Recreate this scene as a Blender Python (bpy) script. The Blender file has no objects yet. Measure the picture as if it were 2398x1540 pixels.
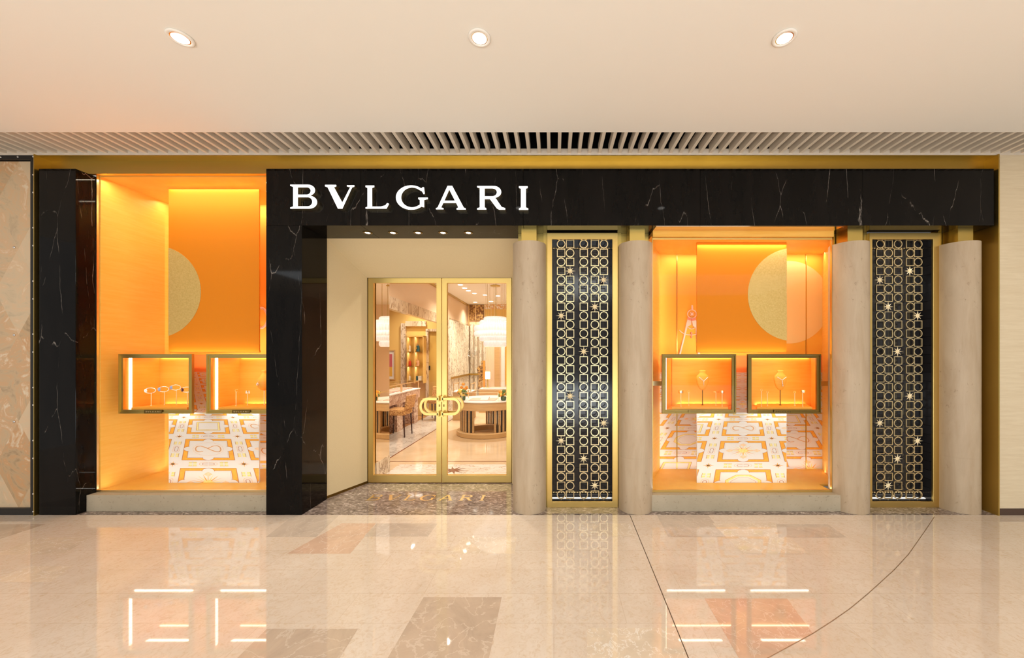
import bpy, bmesh, math, random
from mathutils import Vector
random.seed(7)
PI = math.pi
sc = bpy.context.scene
COL = sc.collection
R = math.radians

# ------------------------------------------------------------------ camera
F = 880.0; VX = 1297.0; VY = 833.0; H = 1.65      # focal length in px, vanishing point, eye height
cam_d = bpy.data.cameras.new('camera'); cam = bpy.data.objects.new('camera', cam_d); COL.objects.link(cam)
cam.location = (0, 0, H); cam.rotation_euler = (R(90), 0, 0)
cam_d.sensor_width = 36.0; cam_d.lens = 36.0 * F / 2398.0
cam_d.shift_x = -(VX - 1199.0) / 2398.0; cam_d.shift_y = (VY - 770.0) / 2398.0
cam_d.clip_start = 0.05; cam_d.clip_end = 200
sc.camera = cam
sc.view_settings.view_transform = 'Standard'; sc.view_settings.look = 'None'
sc.view_settings.gamma = 1.0; sc.view_settings.use_curve_mapping = False
sc.view_settings.exposure = 0.0

# ------------------------------------------------------------------ world and big lights
world = bpy.data.worlds.new('world'); sc.world = world; world.use_nodes = True
wb = world.node_tree.nodes['Background']
wb.inputs[0].default_value = (1.0, 0.94, 0.87, 1); wb.inputs[1].default_value = 0.50

def area(name, loc, size, energy, col, rot=(0, 0, 0), spread=180):
    d = bpy.data.lights.new(name, 'AREA'); d.shape = 'RECTANGLE'; d.size, d.size_y = size
    d.energy = energy; d.color = col; d.spread = R(spread)
    o = bpy.data.objects.new(name, d); COL.objects.link(o); o.location = loc; o.rotation_euler = rot
    return o
def spot(name, loc, energy, col, ang=90, blend=0.8, rad=0.04, rot=(0, 0, 0)):
    d = bpy.data.lights.new(name, 'SPOT'); d.energy = energy; d.color = col; d.spot_size = R(ang)
    d.spot_blend = blend; d.shadow_soft_size = rad
    o = bpy.data.objects.new(name, d); COL.objects.link(o); o.location = loc; o.rotation_euler = rot
    return o
WARM = (1.0, 0.90, 0.76); NEUT = (1.0, 0.95, 0.88); AMB = (1.0, 0.87, 0.66); COOL = (0.84, 0.93, 1.0)
# added unseen area lights behind the camera: overhead fill, and upward ceiling fill
area('concourse_fill', (-3.6, -2.9, 3.7), (6.6, 3.2), 215, COOL)
area('concourse_fill', (3.6, -2.9, 3.7), (6.6, 3.2), 215, COOL)
area('ceiling_fill', (0, -3.5, 0.3), (12, 2.0), 400, COOL, rot=(R(180 - 22), 0, 0))

# ------------------------------------------------------------------ helpers
def P(x, y, Y): return Vector(((x - VX) / F * Y, Y, H + (VY - y) / F * Y))
def PX(x, Y): return (x - VX) / F * Y
def PZ(y, Y): return H + (VY - y) / F * Y
def FL(x, y, z=0.0):
    Y = F * (H - z) / (y - VY); return Vector(((x - VX) / F * Y, Y, z))

def wloc(o):
    v = Vector((0, 0, 0))
    while o is not None:
        v += o.location; o = o.parent
    return v
class MB:
    def __init__(s): s.v = []; s.f = []; s.m = []; s.sm = []
    def face(s, pts, m=0, smooth=False):
        b = len(s.v); s.v += [tuple(p) for p in pts]; s.f.append(tuple(range(b, b + len(pts)))); s.m.append(m); s.sm.append(smooth); return s
    def raw(s, vs, fs, m=0, smooth=False):
        b = len(s.v); s.v += [tuple(p) for p in vs]
        for f in fs: s.f.append(tuple(b + i for i in f)); s.m.append(m); s.sm.append(smooth)
        return s
    def box(s, x0, x1, y0, y1, z0, z1, m=0):
        v = [(x, y, z) for z in (z0, z1) for y in (y0, y1) for x in (x0, x1)]
        return s.raw(v, [(0, 2, 3, 1), (4, 5, 7, 6), (0, 1, 5, 4), (2, 6, 7, 3), (0, 4, 6, 2), (1, 3, 7, 5)], m)
    def hexa(s, p, m=0):   # 8 points: bottom 4 then top 4, same winding
        return s.raw(p, [(3, 2, 1, 0), (4, 5, 6, 7), (0, 1, 5, 4), (1, 2, 6, 5), (2, 3, 7, 6), (3, 0, 4, 7)], m)
    def prism_y(s, pts, y0, y1, m=0):      # polygon in x,z extruded along y
        n = len(pts); v = [(x, y0, z) for x, z in pts] + [(x, y1, z) for x, z in pts]
        f = [tuple(range(n)), tuple(range(2 * n - 1, n - 1, -1))] + [((i + 1) % n, i, n + i, n + (i + 1) % n) for i in range(n)]
        return s.raw(v, f, m)
    def prism_z(s, pts, z0, z1, m=0):      # polygon in x,y extruded along z
        n = len(pts); v = [(x, y, z0) for x, y in pts] + [(x, y, z1) for x, y in pts]
        f = [tuple(range(n - 1, -1, -1)), tuple(range(n, 2 * n))] + [(i, (i + 1) % n, n + (i + 1) % n, n + i) for i in range(n)]
        return s.raw(v, f, m)
    def ring_y(s, outer, inner, y0, y1, m=0):   # closed band between two loops of equal length in x,z
        n = len(outer); v = [(x, y0, z) for x, z in outer] + [(x, y0, z) for x, z in inner] + [(x, y1, z) for x, z in outer] + [(x, y1, z) for x, z in inner]
        f = []
        for i in range(n):
            j = (i + 1) % n
            f += [(i, j, n + j, n + i), (2 * n + j, 2 * n + i, 3 * n + i, 3 * n + j), (j, i, 2 * n + i, 2 * n + j), (n + i, n + j, 3 * n + j, 3 * n + i)]
        return s.raw(v, f, m)
    def lathe(s, prof, cx, cy, m=0, n=32, smooth=True, flute=0, fn=0):
        v = []; f = []
        for r, z in prof:
            for i in range(n):
                a = 2 * PI * i / n; rr = r * (1 + (flute if (fn and i % 2) else 0))
                v.append((cx + rr * math.cos(a), cy + rr * math.sin(a), z))
        for k in range(len(prof) - 1):
            for i in range(n):
                j = (i + 1) % n; f.append((k * n + i, k * n + j, (k + 1) * n + j, (k + 1) * n + i))
        b = len(s.v); s.raw(v, f, m, smooth)
        for k, top in ((0, False), (len(prof) - 1, True)):
            if prof[k][0] > 1e-5:
                c0 = len(s.v); s.v += s.v[b + k * n:b + k * n + n]; idx = [c0 + i for i in range(n)]
                s.f.append(tuple(idx if top else idx[::-1])); s.m.append(m); s.sm.append(False)
        return s
    def tube(s, pts, r, m=0, n=8, closed=False, smooth=True):
        pts = [Vector(p) for p in pts]; N = len(pts); v = []; f = []
        up = None
        for i, p in enumerate(pts):
            if closed: t = pts[(i + 1) % N] - pts[i - 1]
            else: t = pts[min(i + 1, N - 1)] - pts[max(i - 1, 0)]
            t.normalize()
            if up is None: up = Vector((0, 0, 1)) if abs(t.z) < 0.9 else Vector((0, 1, 0))
            a = t.cross(up); a.normalize(); b_ = a.cross(t); b_.normalize(); up = b_
            rr = r[i] if isinstance(r, (list, tuple)) else r
            for k in range(n):
                an = 2 * PI * k / n; v.append(p + a * (rr * math.cos(an)) + b_ * (rr * math.sin(an)))
        L = N if closed else N - 1
        for i in range(L):
            j = (i + 1) % N
            for k in range(n):
                l = (k + 1) % n; f.append((i * n + k, j * n + k, j * n + l, i * n + l))
        b = len(s.v); s.raw(v, f, m, smooth)
        if not closed:
            s.f.append(tuple(b + k for k in range(n))); s.m.append(m); s.sm.append(False)
            s.f.append(tuple(b + (N - 1) * n + k for k in range(n - 1, -1, -1))); s.m.append(m); s.sm.append(False)
        return s
    def ball(s, c, r, m=0, sx=1, sy=1, sz=1, n=12):
        prof = [(max(1e-6, math.sin(PI * k / 8)) * r, -math.cos(PI * k / 8) * r) for k in range(9)]
        b = len(s.v); s.lathe(prof, 0, 0, m, n)
        for i in range(b, len(s.v)):
            x, y, z = s.v[i]; s.v[i] = (c[0] + x * sx, c[1] + y * sy, c[2] + z * sz)
        return s
    def shear(s, k, Y0):
        s.v = [(x + k * (y - Y0), y, z) for x, y, z in s.v]; return s
    def build(s, name, mats, parent=None, at=None):
        if not isinstance(mats, (list, tuple)): mats = [mats]
        me = bpy.data.meshes.new(name)
        o = bpy.data.objects.new(name, me); COL.objects.link(o)
        if parent is not None: o.parent = parent
        if at is not None: o.location = Vector(at) - (wloc(parent) if parent else Vector((0, 0, 0)))
        off = wloc(o)
        me.from_pydata([tuple(Vector(p) - off) for p in s.v], [], s.f)
        for mt in mats: me.materials.append(mt)
        me.polygons.foreach_set('material_index', s.m); me.polygons.foreach_set('use_smooth', s.sm)
        bm = bmesh.new(); bm.from_mesh(me); bmesh.ops.recalc_face_normals(bm, faces=bm.faces); bm.to_mesh(me); bm.free()
        me.update(); return o
def bevel(o, w=0.004, seg=2):
    md = o.modifiers.new('bevel', 'BEVEL'); md.width = w; md.segments = seg; md.limit_method = 'ANGLE'; md.angle_limit = R(40); return o
def tag(o, label=None, cat=None, group=None, kind=None):
    if label: o['label'] = label
    if cat: o['category'] = cat
    if group: o['group'] = group
    if kind: o['kind'] = kind
    return o
def thing(name, label, cat, loc, group=None):
    o = bpy.data.objects.new(name, None); COL.objects.link(o); o.location = loc; o.empty_display_size = 0.1
    return tag(o, label, cat, group)
def copy_tree(o, parent=None):
    c = o.copy(); COL.objects.link(c); c.parent = parent
    for ch in list(o.children): copy_tree(ch, c)
    return c
def fill2d(loops, y0, y1, front_only=False):
    """fill loops (x,z; even-odd holes) and extrude between y0 and y1 -> (verts, faces)"""
    cu = bpy.data.curves.new('tmp', 'CURVE'); cu.dimensions = '2D'; cu.fill_mode = 'BOTH'; cu.extrude = 0 if front_only else (y1 - y0) / 2
    for lp in loops:
        sp = cu.splines.new('POLY'); sp.points.add(len(lp) - 1); sp.use_cyclic_u = True
        for i, (x, z) in enumerate(lp): sp.points[i].co = (x, z, 0, 1)
    ob = bpy.data.objects.new('tmp', cu); COL.objects.link(ob)
    me = bpy.data.meshes.new_from_object(ob)
    ym = y0 if front_only else (y0 + y1) / 2
    vs = [(v.co.x, ym - v.co.z, v.co.y) for v in me.vertices]; fs = [tuple(p.vertices) for p in me.polygons]
    bpy.data.objects.remove(ob); bpy.data.curves.remove(cu); bpy.data.meshes.remove(me)
    return vs, fs

# ------------------------------------------------------------------ materials
def mat(name, col, rough=0.5, metal=0.0, spec=0.5, emit=None, es=0.0, coat=0.0):
    m = bpy.data.materials.new(name); m.use_nodes = True; b = m.node_tree.nodes['Principled BSDF']
    b.inputs['Base Color'].default_value = (*col, 1); b.inputs['Roughness'].default_value = rough
    b.inputs['Metallic'].default_value = metal; b.inputs['Specular IOR Level'].default_value = spec
    if coat: b.inputs['Coat Weight'].default_value = coat; b.inputs['Coat Roughness'].default_value = 0.05
    if emit: b.inputs['Emission Color'].default_value = (*emit, 1); b.inputs['Emission Strength'].default_value = es
    return m
def nt(m): return m.node_tree.nodes, m.node_tree.links
def coords(m, scale=(1, 1, 1), rot=(0, 0, 0)):
    N, L = nt(m); tc = N.new('ShaderNodeTexCoord'); mp = N.new('ShaderNodeMapping')
    mp.inputs['Scale'].default_value = scale; mp.inputs['Rotation'].default_value = rot
    L.new(tc.outputs['Object'], mp.inputs['Vector']); return mp.outputs[0]
def noise(m, vec, scale, detail=6, rough=0.6, dist=0.0):
    N, L = nt(m); n = N.new('ShaderNodeTexNoise'); n.inputs['Scale'].default_value = scale; n.inputs['Detail'].default_value = detail
    n.inputs['Roughness'].default_value = rough; n.inputs['Distortion'].default_value = dist; L.new(vec, n.inputs['Vector']); return n.outputs['Fac']
def ramp(m, fac, stops):
    N, L = nt(m); r = N.new('ShaderNodeValToRGB'); cr = r.color_ramp
    while len(cr.elements) < len(stops): cr.elements.new(0.5)
    for e, (p, c) in zip(cr.elements, stops): e.position = p; e.color = (*c, 1) if len(c) == 3 else c
    L.new(fac, r.inputs[0]); return r.outputs[0]
def mixc(m, fac, a, b, mode='MIX'):
    N, L = nt(m); x = N.new('ShaderNodeMix'); x.data_type = 'RGBA'; x.blend_type = mode
    for sock, v in ((x.inputs[0], fac), (x.inputs[6], a), (x.inputs[7], b)):
        if hasattr(v, 'is_output'): L.new(v, sock)
        else: sock.default_value = v if isinstance(v, float) else (*v, 1)
    return x.outputs[2]
def setcol(m, out): nt(m)[1].new(out, m.node_tree.nodes['Principled BSDF'].inputs['Base Color'])
def bump(m, fac, strength=0.2, dist=0.01):
    N, L = nt(m); b = N.new('ShaderNodeBump'); b.inputs['Strength'].default_value = strength; b.inputs['Distance'].default_value = dist
    L.new(fac, b.inputs['Height']); L.new(b.outputs[0], m.node_tree.nodes['Principled BSDF'].inputs['Normal'])
def veins(m, vec, scale, lo=0.0, hi=0.03, dist=1.2, detail=5):
    """thin vein mask: |noise-0.5| small"""
    N, L = nt(m); f = noise(m, vec, scale, detail, 0.55, dist)
    a = N.new('ShaderNodeMath'); a.operation = 'SUBTRACT'; a.inputs[1].default_value = 0.5; L.new(f, a.inputs[0])
    b = N.new('ShaderNodeMath'); b.operation = 'ABSOLUTE'; L.new(a.outputs[0], b.inputs[0])
    return ramp(m, b.outputs[0], [(lo, (1, 1, 1)), (hi, (0, 0, 0))])

M = {}
# cream marble floor of the concourse
m = M['floor'] = mat('cream_marble_floor', (0.7, 0.55, 0.4), 0.03, 0, 0.75)
v = coords(m); f1 = noise(m, v, 1.6, 8, 0.65, 0.6); f2 = noise(m, v, 26, 6, 0.7, 1.5)
c = ramp(m, f1, [(0.3, (0.70, 0.565, 0.44)), (0.7, (0.78, 0.67, 0.56))])
c = mixc(m, ramp(m, f2, [(0.48, (0, 0, 0)), (0.72, (0.55, 0.55, 0.55))]), c, (0.58, 0.38, 0.20))
br = nt(m)[0].new('ShaderNodeTexBrick'); br.offset = 0.5; br.inputs['Scale'].default_value = 1.0; br.inputs['Mortar Size'].default_value = 0.0022
br.inputs['Brick Width'].default_value = 0.9; br.inputs['Row Height'].default_value = 0.29
br.inputs['Color1'].default_value = (1, 1, 1, 1); br.inputs['Color2'].default_value = (0.96, 0.955, 0.95, 1); br.inputs['Mortar'].default_value = (0.88, 0.84, 0.79, 1)
nt(m)[1].new(v, br.inputs['Vector']); setcol(m, mixc(m, 1.0, c, br.outputs[0], 'MULTIPLY'))
def patch(name, base, vein, vs=5):
    m = mat(name, base, 0.03, 0, 0.95); v = coords(m); f1 = noise(m, v, 3.0, 8, 0.7, 0.8)
    c = ramp(m, f1, [(0.3, tuple(x * 0.85 for x in base)), (0.7, tuple(min(1, x * 1.12) for x in base))])
    w = mixc(m, 1.0, veins(m, v, vs * 1.6, 0.0, 0.016, 0.5, 8), (0.7, 0.7, 0.7), 'MULTIPLY'); setcol(m, mixc(m, w, c, vein)); return m
M['tile_brown'] = patch('brown_inlay_marble', (0.56, 0.43, 0.32), (0.72, 0.60, 0.48), 3)
M['tile_grey'] = patch('grey_inlay_marble', (0.60, 0.49, 0.39), (0.72, 0.62, 0.52), 4)
M['tile_pale'] = patch('pale_inlay_marble', (0.74, 0.60, 0.45), (0.93, 0.88, 0.82), 7)
M['tile_pink'] = patch('pink_inlay_marble', (0.66, 0.45, 0.32), (0.80, 0.64, 0.52), 5)
M['seam'] = mat('dark_metal_seam', (0.10, 0.07, 0.045), 0.4, 0.3)
M['seam_light'] = mat('pale_metal_seam', (0.38, 0.25, 0.15), 0.35, 0.4)
# dark veined threshold marble
m = M['slab'] = mat('dark_threshold_marble', (0.2, 0.15, 0.12), 0.06, 0, 0.6)
v = coords(m, (1, 2.6, 1), (0, 0, 0.25)); f1 = noise(m, v, 9, 10, 0.72, 2.4)
c = ramp(m, f1, [(0.30, (0.05, 0.037, 0.03)), (0.46, (0.17, 0.125, 0.10)), (0.56, (0.36, 0.28, 0.24)), (0.64, (0.80, 0.70, 0.62))])
setcol(m, c)
# black marble with white veins
m = M['black'] = mat('black_veined_marble', (0.01, 0.008, 0.007), 0.05, 0, 0.13)
v = coords(m, (2.4, 2.4, 0.55), (0.1, 0.55, 0.2)); vo = nt(m)[0].new('ShaderNodeTexVoronoi'); vo.feature = 'DISTANCE_TO_EDGE'; vo.inputs['Scale'].default_value = 1.5
nz = nt(m)[0].new('ShaderNodeTexNoise'); nz.inputs['Scale'].default_value = 7; nz.inputs['Detail'].default_value = 5; nt(m)[1].new(v, nz.inputs['Vector'])
vm = nt(m)[0].new('ShaderNodeVectorMath'); vm.operation = 'MULTIPLY_ADD'; vm.inputs[1].default_value = (.10, .10, .10); nt(m)[1].new(nz.outputs['Color'], vm.inputs[0]); nt(m)[1].new(v, vm.inputs[2]); nt(m)[1].new(vm.outputs[0], vo.inputs['Vector'])
w1 = ramp(m, vo.outputs['Distance'], [(0.0, (1, 1, 1)), (0.0045, (0, 0, 0))])
brk = ramp(m, noise(m, v, 4.0, 4), [(0.49, (0, 0, 0)), (0.66, (1, 1, 1))])
w = mixc(m, 1.0, w1, brk, 'MULTIPLY')
f1 = noise(m, v, 2.5, 8, 0.7)
c = ramp(m, f1, [(0.35, (0.003, 0.0026, 0.0024)), (0.8, (0.009, 0.007, 0.006))])
setcol(m, mixc(m, w, c, (0.34, 0.29, 0.25)))
m = M['stone_dark'] = mat('dark_tiled_stone', (0.02, 0.018, 0.018), 0.10, 0, 0.45)
v = coords(m); br = nt(m)[0].new('ShaderNodeTexBrick'); br.offset = 0.0; br.inputs['Scale'].default_value = 1.0
br.inputs['Brick Width'].default_value = 0.098; br.inputs['Row Height'].default_value = 0.098; br.inputs['Mortar Size'].default_value = 0.0016
br.inputs['Color1'].default_value = (0.026, 0.024, 0.026, 1); br.inputs['Color2'].default_value = (0.018, 0.016, 0.017, 1); br.inputs['Mortar'].default_value = (0.003, 0.003, 0.003, 1)
mp = nt(m)[0].new('ShaderNodeMapping'); mp.inputs['Rotation'].default_value = (R(90), 0, 0); nt(m)[1].new(v, mp.inputs[0]); nt(m)[1].new(mp.outputs[0], br.inputs['Vector'])
setcol(m, br.outputs[0])
def brass(name, col, rough=0.3, an=0.0):
    m = mat(name, col, rough, 1.0); v = coords(m, (1, 1, 40)); f = noise(m, v, 6, 3, 0.5)
    N, L = nt(m); mr = N.new('ShaderNodeMapRange'); mr.inputs['To Min'].default_value = rough * 0.8; mr.inputs['To Max'].default_value = rough * 1.25
    L.new(f, mr.inputs[0]); L.new(mr.outputs[0], N['Principled BSDF'].inputs['Roughness']); return m
M['brass'] = brass('brushed_brass', (0.62, 0.45, 0.13), 0.34)
M['brass_door'] = brass('satin_brass', (0.74, 0.52, 0.17), 0.32)
M['brass_dark'] = brass('bronzed_brass', (0.23, 0.15, 0.04), 0.32)
M['brass_pale'] = brass('pale_brass', (0.92, 0.74, 0.42), 0.30)
M['star'] = mat('polished_star_brass', (0.98, 0.84, 0.56), 0.35, 0.25)
M['trav'] = m = mat('travertine', (0.6, 0.5, 0.38), 0.42, 0, 0.4)
v = coords(m, (5, 5, 1)); f1 = noise(m, v, 1.6, 8, 0.65, 0.6); v2 = coords(m, (1, 1, 0.5)); f2 = noise(m, v2, 26, 6, 0.75, 0.6)
c = ramp(m, f1, [(0.25, (0.43, 0.31, 0.19)), (0.5, (0.50, 0.38, 0.255)), (0.75, (0.57, 0.45, 0.31))])
pit = ramp(m, f2, [(0.60, (0, 0, 0)), (0.65, (0.8, 0.8, 0.8))])
cl = ramp(m, noise(m, v2, 3.0, 3), [(0.46, (0, 0, 0)), (0.58, (1, 1, 1))]); pit = mixc(m, 1.0, pit, cl, 'MULTIPLY')
setcol(m, mixc(m, pit, c, (0.28, 0.19, 0.11)))
M['sill'] = m = mat('limestone_sill', (0.55, 0.47, 0.36), 0.5, 0, 0.4)
v = coords(m, (1, 1, 1.4)); f1 = noise(m, v, 3, 6); f2 = noise(m, v, 30, 5, 0.7)
setcol(m, mixc(m, ramp(m, f2, [(0.61, (0, 0, 0)), (0.66, (0.8, 0.8, 0.8))]), ramp(m, f1, [(0.3, (0.40, 0.33, 0.225)), (0.7, (0.48, 0.40, 0.285))]), (0.26, 0.2, 0.13)))
# display window finishes
def veneer(name, a, b):
    m = mat(name, a, 0.45, 0, 0.4); v = coords(m, (1.2, 1.2, 14)); setcol(m, ramp(m, noise(m, v, 3.0, 5, 0.6, 0.4), [(0.35, a), (0.65, b)])); return m
M['orange_wood'] = veneer('honey_orange_veneer', (0.92, 0.48, 0.075), (0.96, 0.54, 0.11))
M['orange_panel'] = mat('orange_fabric_panel', (0.80, 0.25, 0.008), 0.6, 0, 0.2)
M['orange_back'] = mat('light_orange_panel', (0.96, 0.50, 0.06), 0.6, 0, 0.3)
M['orange_case'] = veneer('orange_case_lining', (0.93, 0.41, 0.04), (0.97, 0.46, 0.06))
M['orange_pale'] = mat('peach_case_back', (0.95, 0.55, 0.24), 0.6)
M['salmon'] = mat('salmon_panel', (0.95, 0.30, 0.07), 0.6)
M['disc_pale'] = mat('pale_gold_disc', (0.88, 0.62, 0.26), 0.5)
M['gold_disc'] = m = mat('gold_leaf_disc', (0.72, 0.50, 0.16), 0.42, 0.35, 0.5)
v = coords(m); setcol(m, ramp(m, noise(m, v, 60, 5, 0.8), [(0.3, (0.62, 0.40, 0.10)), (0.7, (0.80, 0.58, 0.22))]))
M['paper'] = mat('white_print', (0.78, 0.71, 0.66), 0.6)
def ink(name, a, b):
    m = mat(name, a, 0.6); v = coords(m); setcol(m, ramp(m, noise(m, v, 14, 5, 0.8), [(0.35, a), (0.65, b)])); return m
M['ink_orange'] = ink('orange_print', (0.90, 0.34, 0.03), (0.93, 0.46, 0.05))
M['ink_yellow'] = ink('yellow_print', (0.88, 0.66, 0.16), (0.90, 0.78, 0.36))
M['ink_line'] = mat('rust_print_line', (0.50, 0.16, 0.05), 0.6)
M['ink_pale'] = ink('peach_print', (0.92, 0.52, 0.25), (0.90, 0.66, 0.45))
M['pinkwhite'] = mat('pink_white_cutout', (0.92, 0.72, 0.66), 0.5)
M['pinkred'] = mat('rose_cutout', (0.80, 0.30, 0.22), 0.5)
# general
def emat(name, col, s):
    m = bpy.data.materials.new(name); m.use_nodes = True; N, L = nt(m); N.remove(N['Principled BSDF'])
    e = N.new('ShaderNodeEmission'); e.inputs[0].default_value = (*col, 1); e.inputs[1].default_value = s
    L.new(e.outputs[0], N['Material Output'].inputs[0]); return m
M['led'] = emat('led_strip', (1.0, 0.86, 0.62), 9)
M['led_white'] = emat('led_strip_white', (1.0, 0.93, 0.82), 6)
M['led_soft'] = emat('led_strip_soft', (1.0, 0.93, 0.82), 1.3)
M['letter_face'] = emat('lit_letter_face', (1.0, 0.96, 0.93), 3.2)
M['lamp'] = emat('lamp_glow', (1.0, 0.94, 0.86), 9)
M['lamp_room'] = emat('shop_lamp_glow', (1.0, 0.93, 0.8), 5)
M['plaster'] = mat('cream_ceiling_paint', (0.90, 0.85, 0.77), 0.85, 0, 0.2)
M['slat'] = mat('beige_slat_paint', (0.74, 0.64, 0.52), 0.6, 0, 0.3)
M['void'] = mat('black_void', (0.006, 0.005, 0.005), 0.9, 0, 0.1)
M['metalblack'] = mat('black_metal', (0.014, 0.013, 0.012), 0.4, 0, 0.4)
M['rivet'] = mat('steel_rivet', (0.75, 0.75, 0.75), 0.3, 1.0)
m = M['cream'] = mat('cream_entrance_panel', (0.76, 0.62, 0.37), 0.5, 0, 0.35)
v = coords(m, (6, 6, 6)); setcol(m, ramp(m, noise(m, v, 40, 3), [(0.3, (0.72, 0.58, 0.34)), (0.7, (0.79, 0.65, 0.40))]))
m = M['wallcream'] = mat('cream_grasscloth', (0.78, 0.64, 0.44), 0.6, 0, 0.3)
v = coords(m, (1, 1, 14)); setcol(m, ramp(m, noise(m, v, 3, 6, 0.7, 0.5), [(0.3, (0.70, 0.56, 0.37)), (0.7, (0.79, 0.66, 0.46))]))
M['brown'] = mat('brown_skirting', (0.075, 0.04, 0.026), 0.45)
M['chrome'] = mat('polished_steel', (0.85, 0.85, 0.85), 0.12, 1.0)
M['mirror'] = mat('mirror', (0.95, 0.90, 0.82), 0.01, 1.0)
M['silver'] = mat('silver_jewellery', (0.86, 0.86, 0.90), 0.18, 1.0)
M['gold'] = mat('gold_jewellery', (0.95, 0.70, 0.28), 0.2, 1.0)
M['blue'] = mat('blue_dial', (0.30, 0.42, 0.70), 0.3)
M['darkgem'] = mat('dark_gem', (0.08, 0.02, 0.02), 0.15)
M['diamond'] = mat('white_stone', (0.95, 0.93, 0.95), 0.1, 0.3, 0.8)
# glass
def glass(name, tint=(1, 1, 1), k=1.0):
    m = bpy.data.materials.new(name); m.use_nodes = True; N, L = nt(m); N.remove(N['Principled BSDF'])
    t = N.new('ShaderNodeBsdfTransparent'); t.inputs[0].default_value = (*tint, 1)
    g = N.new('ShaderNodeBsdfGlossy'); g.inputs['Roughness'].default_value = 0.0
    lw = N.new('ShaderNodeLayerWeight'); lw.inputs[0].default_value = 0.5
    pw = N.new('ShaderNodeMath'); pw.operation = 'POWER'; pw.inputs[1].default_value = 5.0; L.new(lw.outputs['Facing'], pw.inputs[0])
    mu = N.new('ShaderNodeMath'); mu.operation = 'MULTIPLY_ADD'; mu.inputs[1].default_value = 0.96 * k; mu.inputs[2].default_value = 0.04 * k; L.new(pw.outputs[0], mu.inputs[0])
    mx = N.new('ShaderNodeMixShader'); L.new(mu.outputs[0], mx.inputs[0]); L.new(t.outputs[0], mx.inputs[1]); L.new(g.outputs[0], mx.inputs[2])
    L.new(mx.outputs[0], N['Material Output'].inputs[0]); return m
M['glass'] = glass('window_glass', (0.985, 0.985, 0.975), 0.06)
# shop room
m = M['shopfloor'] = mat('beige_polished_floor', (0.78, 0.58, 0.38), 0.08, 0, 0.6)
v = coords(m); setcol(m, ramp(m, noise(m, v, 2.5, 6), [(0.3, (0.74, 0.54, 0.34)), (0.7, (0.84, 0.66, 0.47))]))
def marble(name, a, b, vein, sc_, hi=0.03, st=(1, 1, 1), rough=0.12):
    m = mat(name, a, rough, 0, 0.5); v = coords(m, st); c = ramp(m, noise(m, v, sc_ * 0.6, 6), [(0.3, a), (0.7, b)])
    setcol(m, mixc(m, veins(m, v, sc_, 0, hi, 1.5), c, vein)); return m
M['white_marble'] = marble('white_marble', (0.80, 0.72, 0.64), (0.90, 0.85, 0.80), (0.55, 0.36, 0.20), 2.2, 0.02, (1, 2.5, 1), 0.1)
M['grey_marble'] = marble('grey_white_marble', (0.62, 0.54, 0.46), (0.78, 0.72, 0.66), (0.45, 0.38, 0.32), 3.5)
M['arab'] = marble('streaked_beige_marble', (0.72, 0.56, 0.38), (0.86, 0.74, 0.58), (0.30, 0.17, 0.08), 3.0, 0.035, (2, 2, 0.6), 0.2)
M['breccia'] = marble('pink_breccia_marble', (0.60, 0.38, 0.26), (0.84, 0.66, 0.52), (0.26, 0.10, 0.06), 9.0, 0.06)
M['fluted'] = marble('fluted_green_white_marble', (0.74, 0.66, 0.50), (0.88, 0.84, 0.72), (0.36, 0.26, 0.16), 4.0, 0.04, (3, 3, 0.7), 0.3)
m = M['parquet'] = mat('herringbone_parquet', (0.42, 0.20, 0.08), 0.12, 0, 0.5)
v = coords(m, (1, 1, 1), (0, 0, R(45))); br = nt(m)[0].new('ShaderNodeTexBrick'); br.inputs['Brick Width'].default_value = 0.5; br.inputs['Row Height'].default_value = 0.09
br.inputs['Scale'].default_value = 1; br.inputs['Mortar Size'].default_value = 0.002
br.inputs['Color1'].default_value = (0.50, 0.24, 0.09, 1); br.inputs['Color2'].default_value = (0.28, 0.12, 0.05, 1); br.inputs['Mortar'].default_value = (0.1, 0.04, 0.02, 1)
nt(m)[1].new(v, br.inputs['Vector']); setcol(m, br.outputs[0])
M['yellow'] = mat('yellow_wall', (0.84, 0.56, 0.18), 0.6)
M['yellow_deep'] = mat('ochre_panel', (0.66, 0.42, 0.10), 0.45)
M['peachwall'] = mat('peach_wall', (0.88, 0.68, 0.48), 0.7)
M['orange_art'] = mat('orange_artwork', (0.90, 0.36, 0.06), 0.6)
M['carpet'] = mat('tan_round_inlay', (0.60, 0.42, 0.24), 0.15, 0, 0.5)
M['tan_wood'] = veneer('tan_lacquer', (0.60, 0.38, 0.17), (0.68, 0.44, 0.20))
M['dark_slot'] = mat('dark_slot', (0.03, 0.02, 0.012), 0.4)
M['redline'] = mat('rust_inlay', (0.26, 0.09, 0.04), 0.2)
M['white'] = mat('white_surface', (0.88, 0.84, 0.80), 0.4)
M['blush'] = mat('blush_tray', (0.84, 0.52, 0.40), 0.6)
m = M['upholstery'] = mat('patterned_amber_velvet', (0.6, 0.32, 0.1), 0.8)
v = coords(m); setcol(m, ramp(m, noise(m, v, 40, 3), [(0.4, (0.42, 0.17, 0.04)), (0.6, (0.80, 0.48, 0.16))]))
M['legwood'] = mat('dark_wood', (0.07, 0.022, 0.012), 0.35)
M['petal'] = mat('orange_petal', (0.92, 0.36, 0.03), 0.6); M['petal_y'] = mat('yellow_petal', (0.92, 0.66, 0.10), 0.6)
M['vase'] = mat('green_vase', (0.06, 0.10, 0.035), 0.2); M['leaf'] = mat('leaf', (0.12, 0.2, 0.04), 0.5)
M['bag_blue'] = mat('teal_leather', (0.03, 0.12, 0.16), 0.4); M['bag_red'] = mat('red_leather', (0.60, 0.05, 0.03), 0.4)
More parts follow.
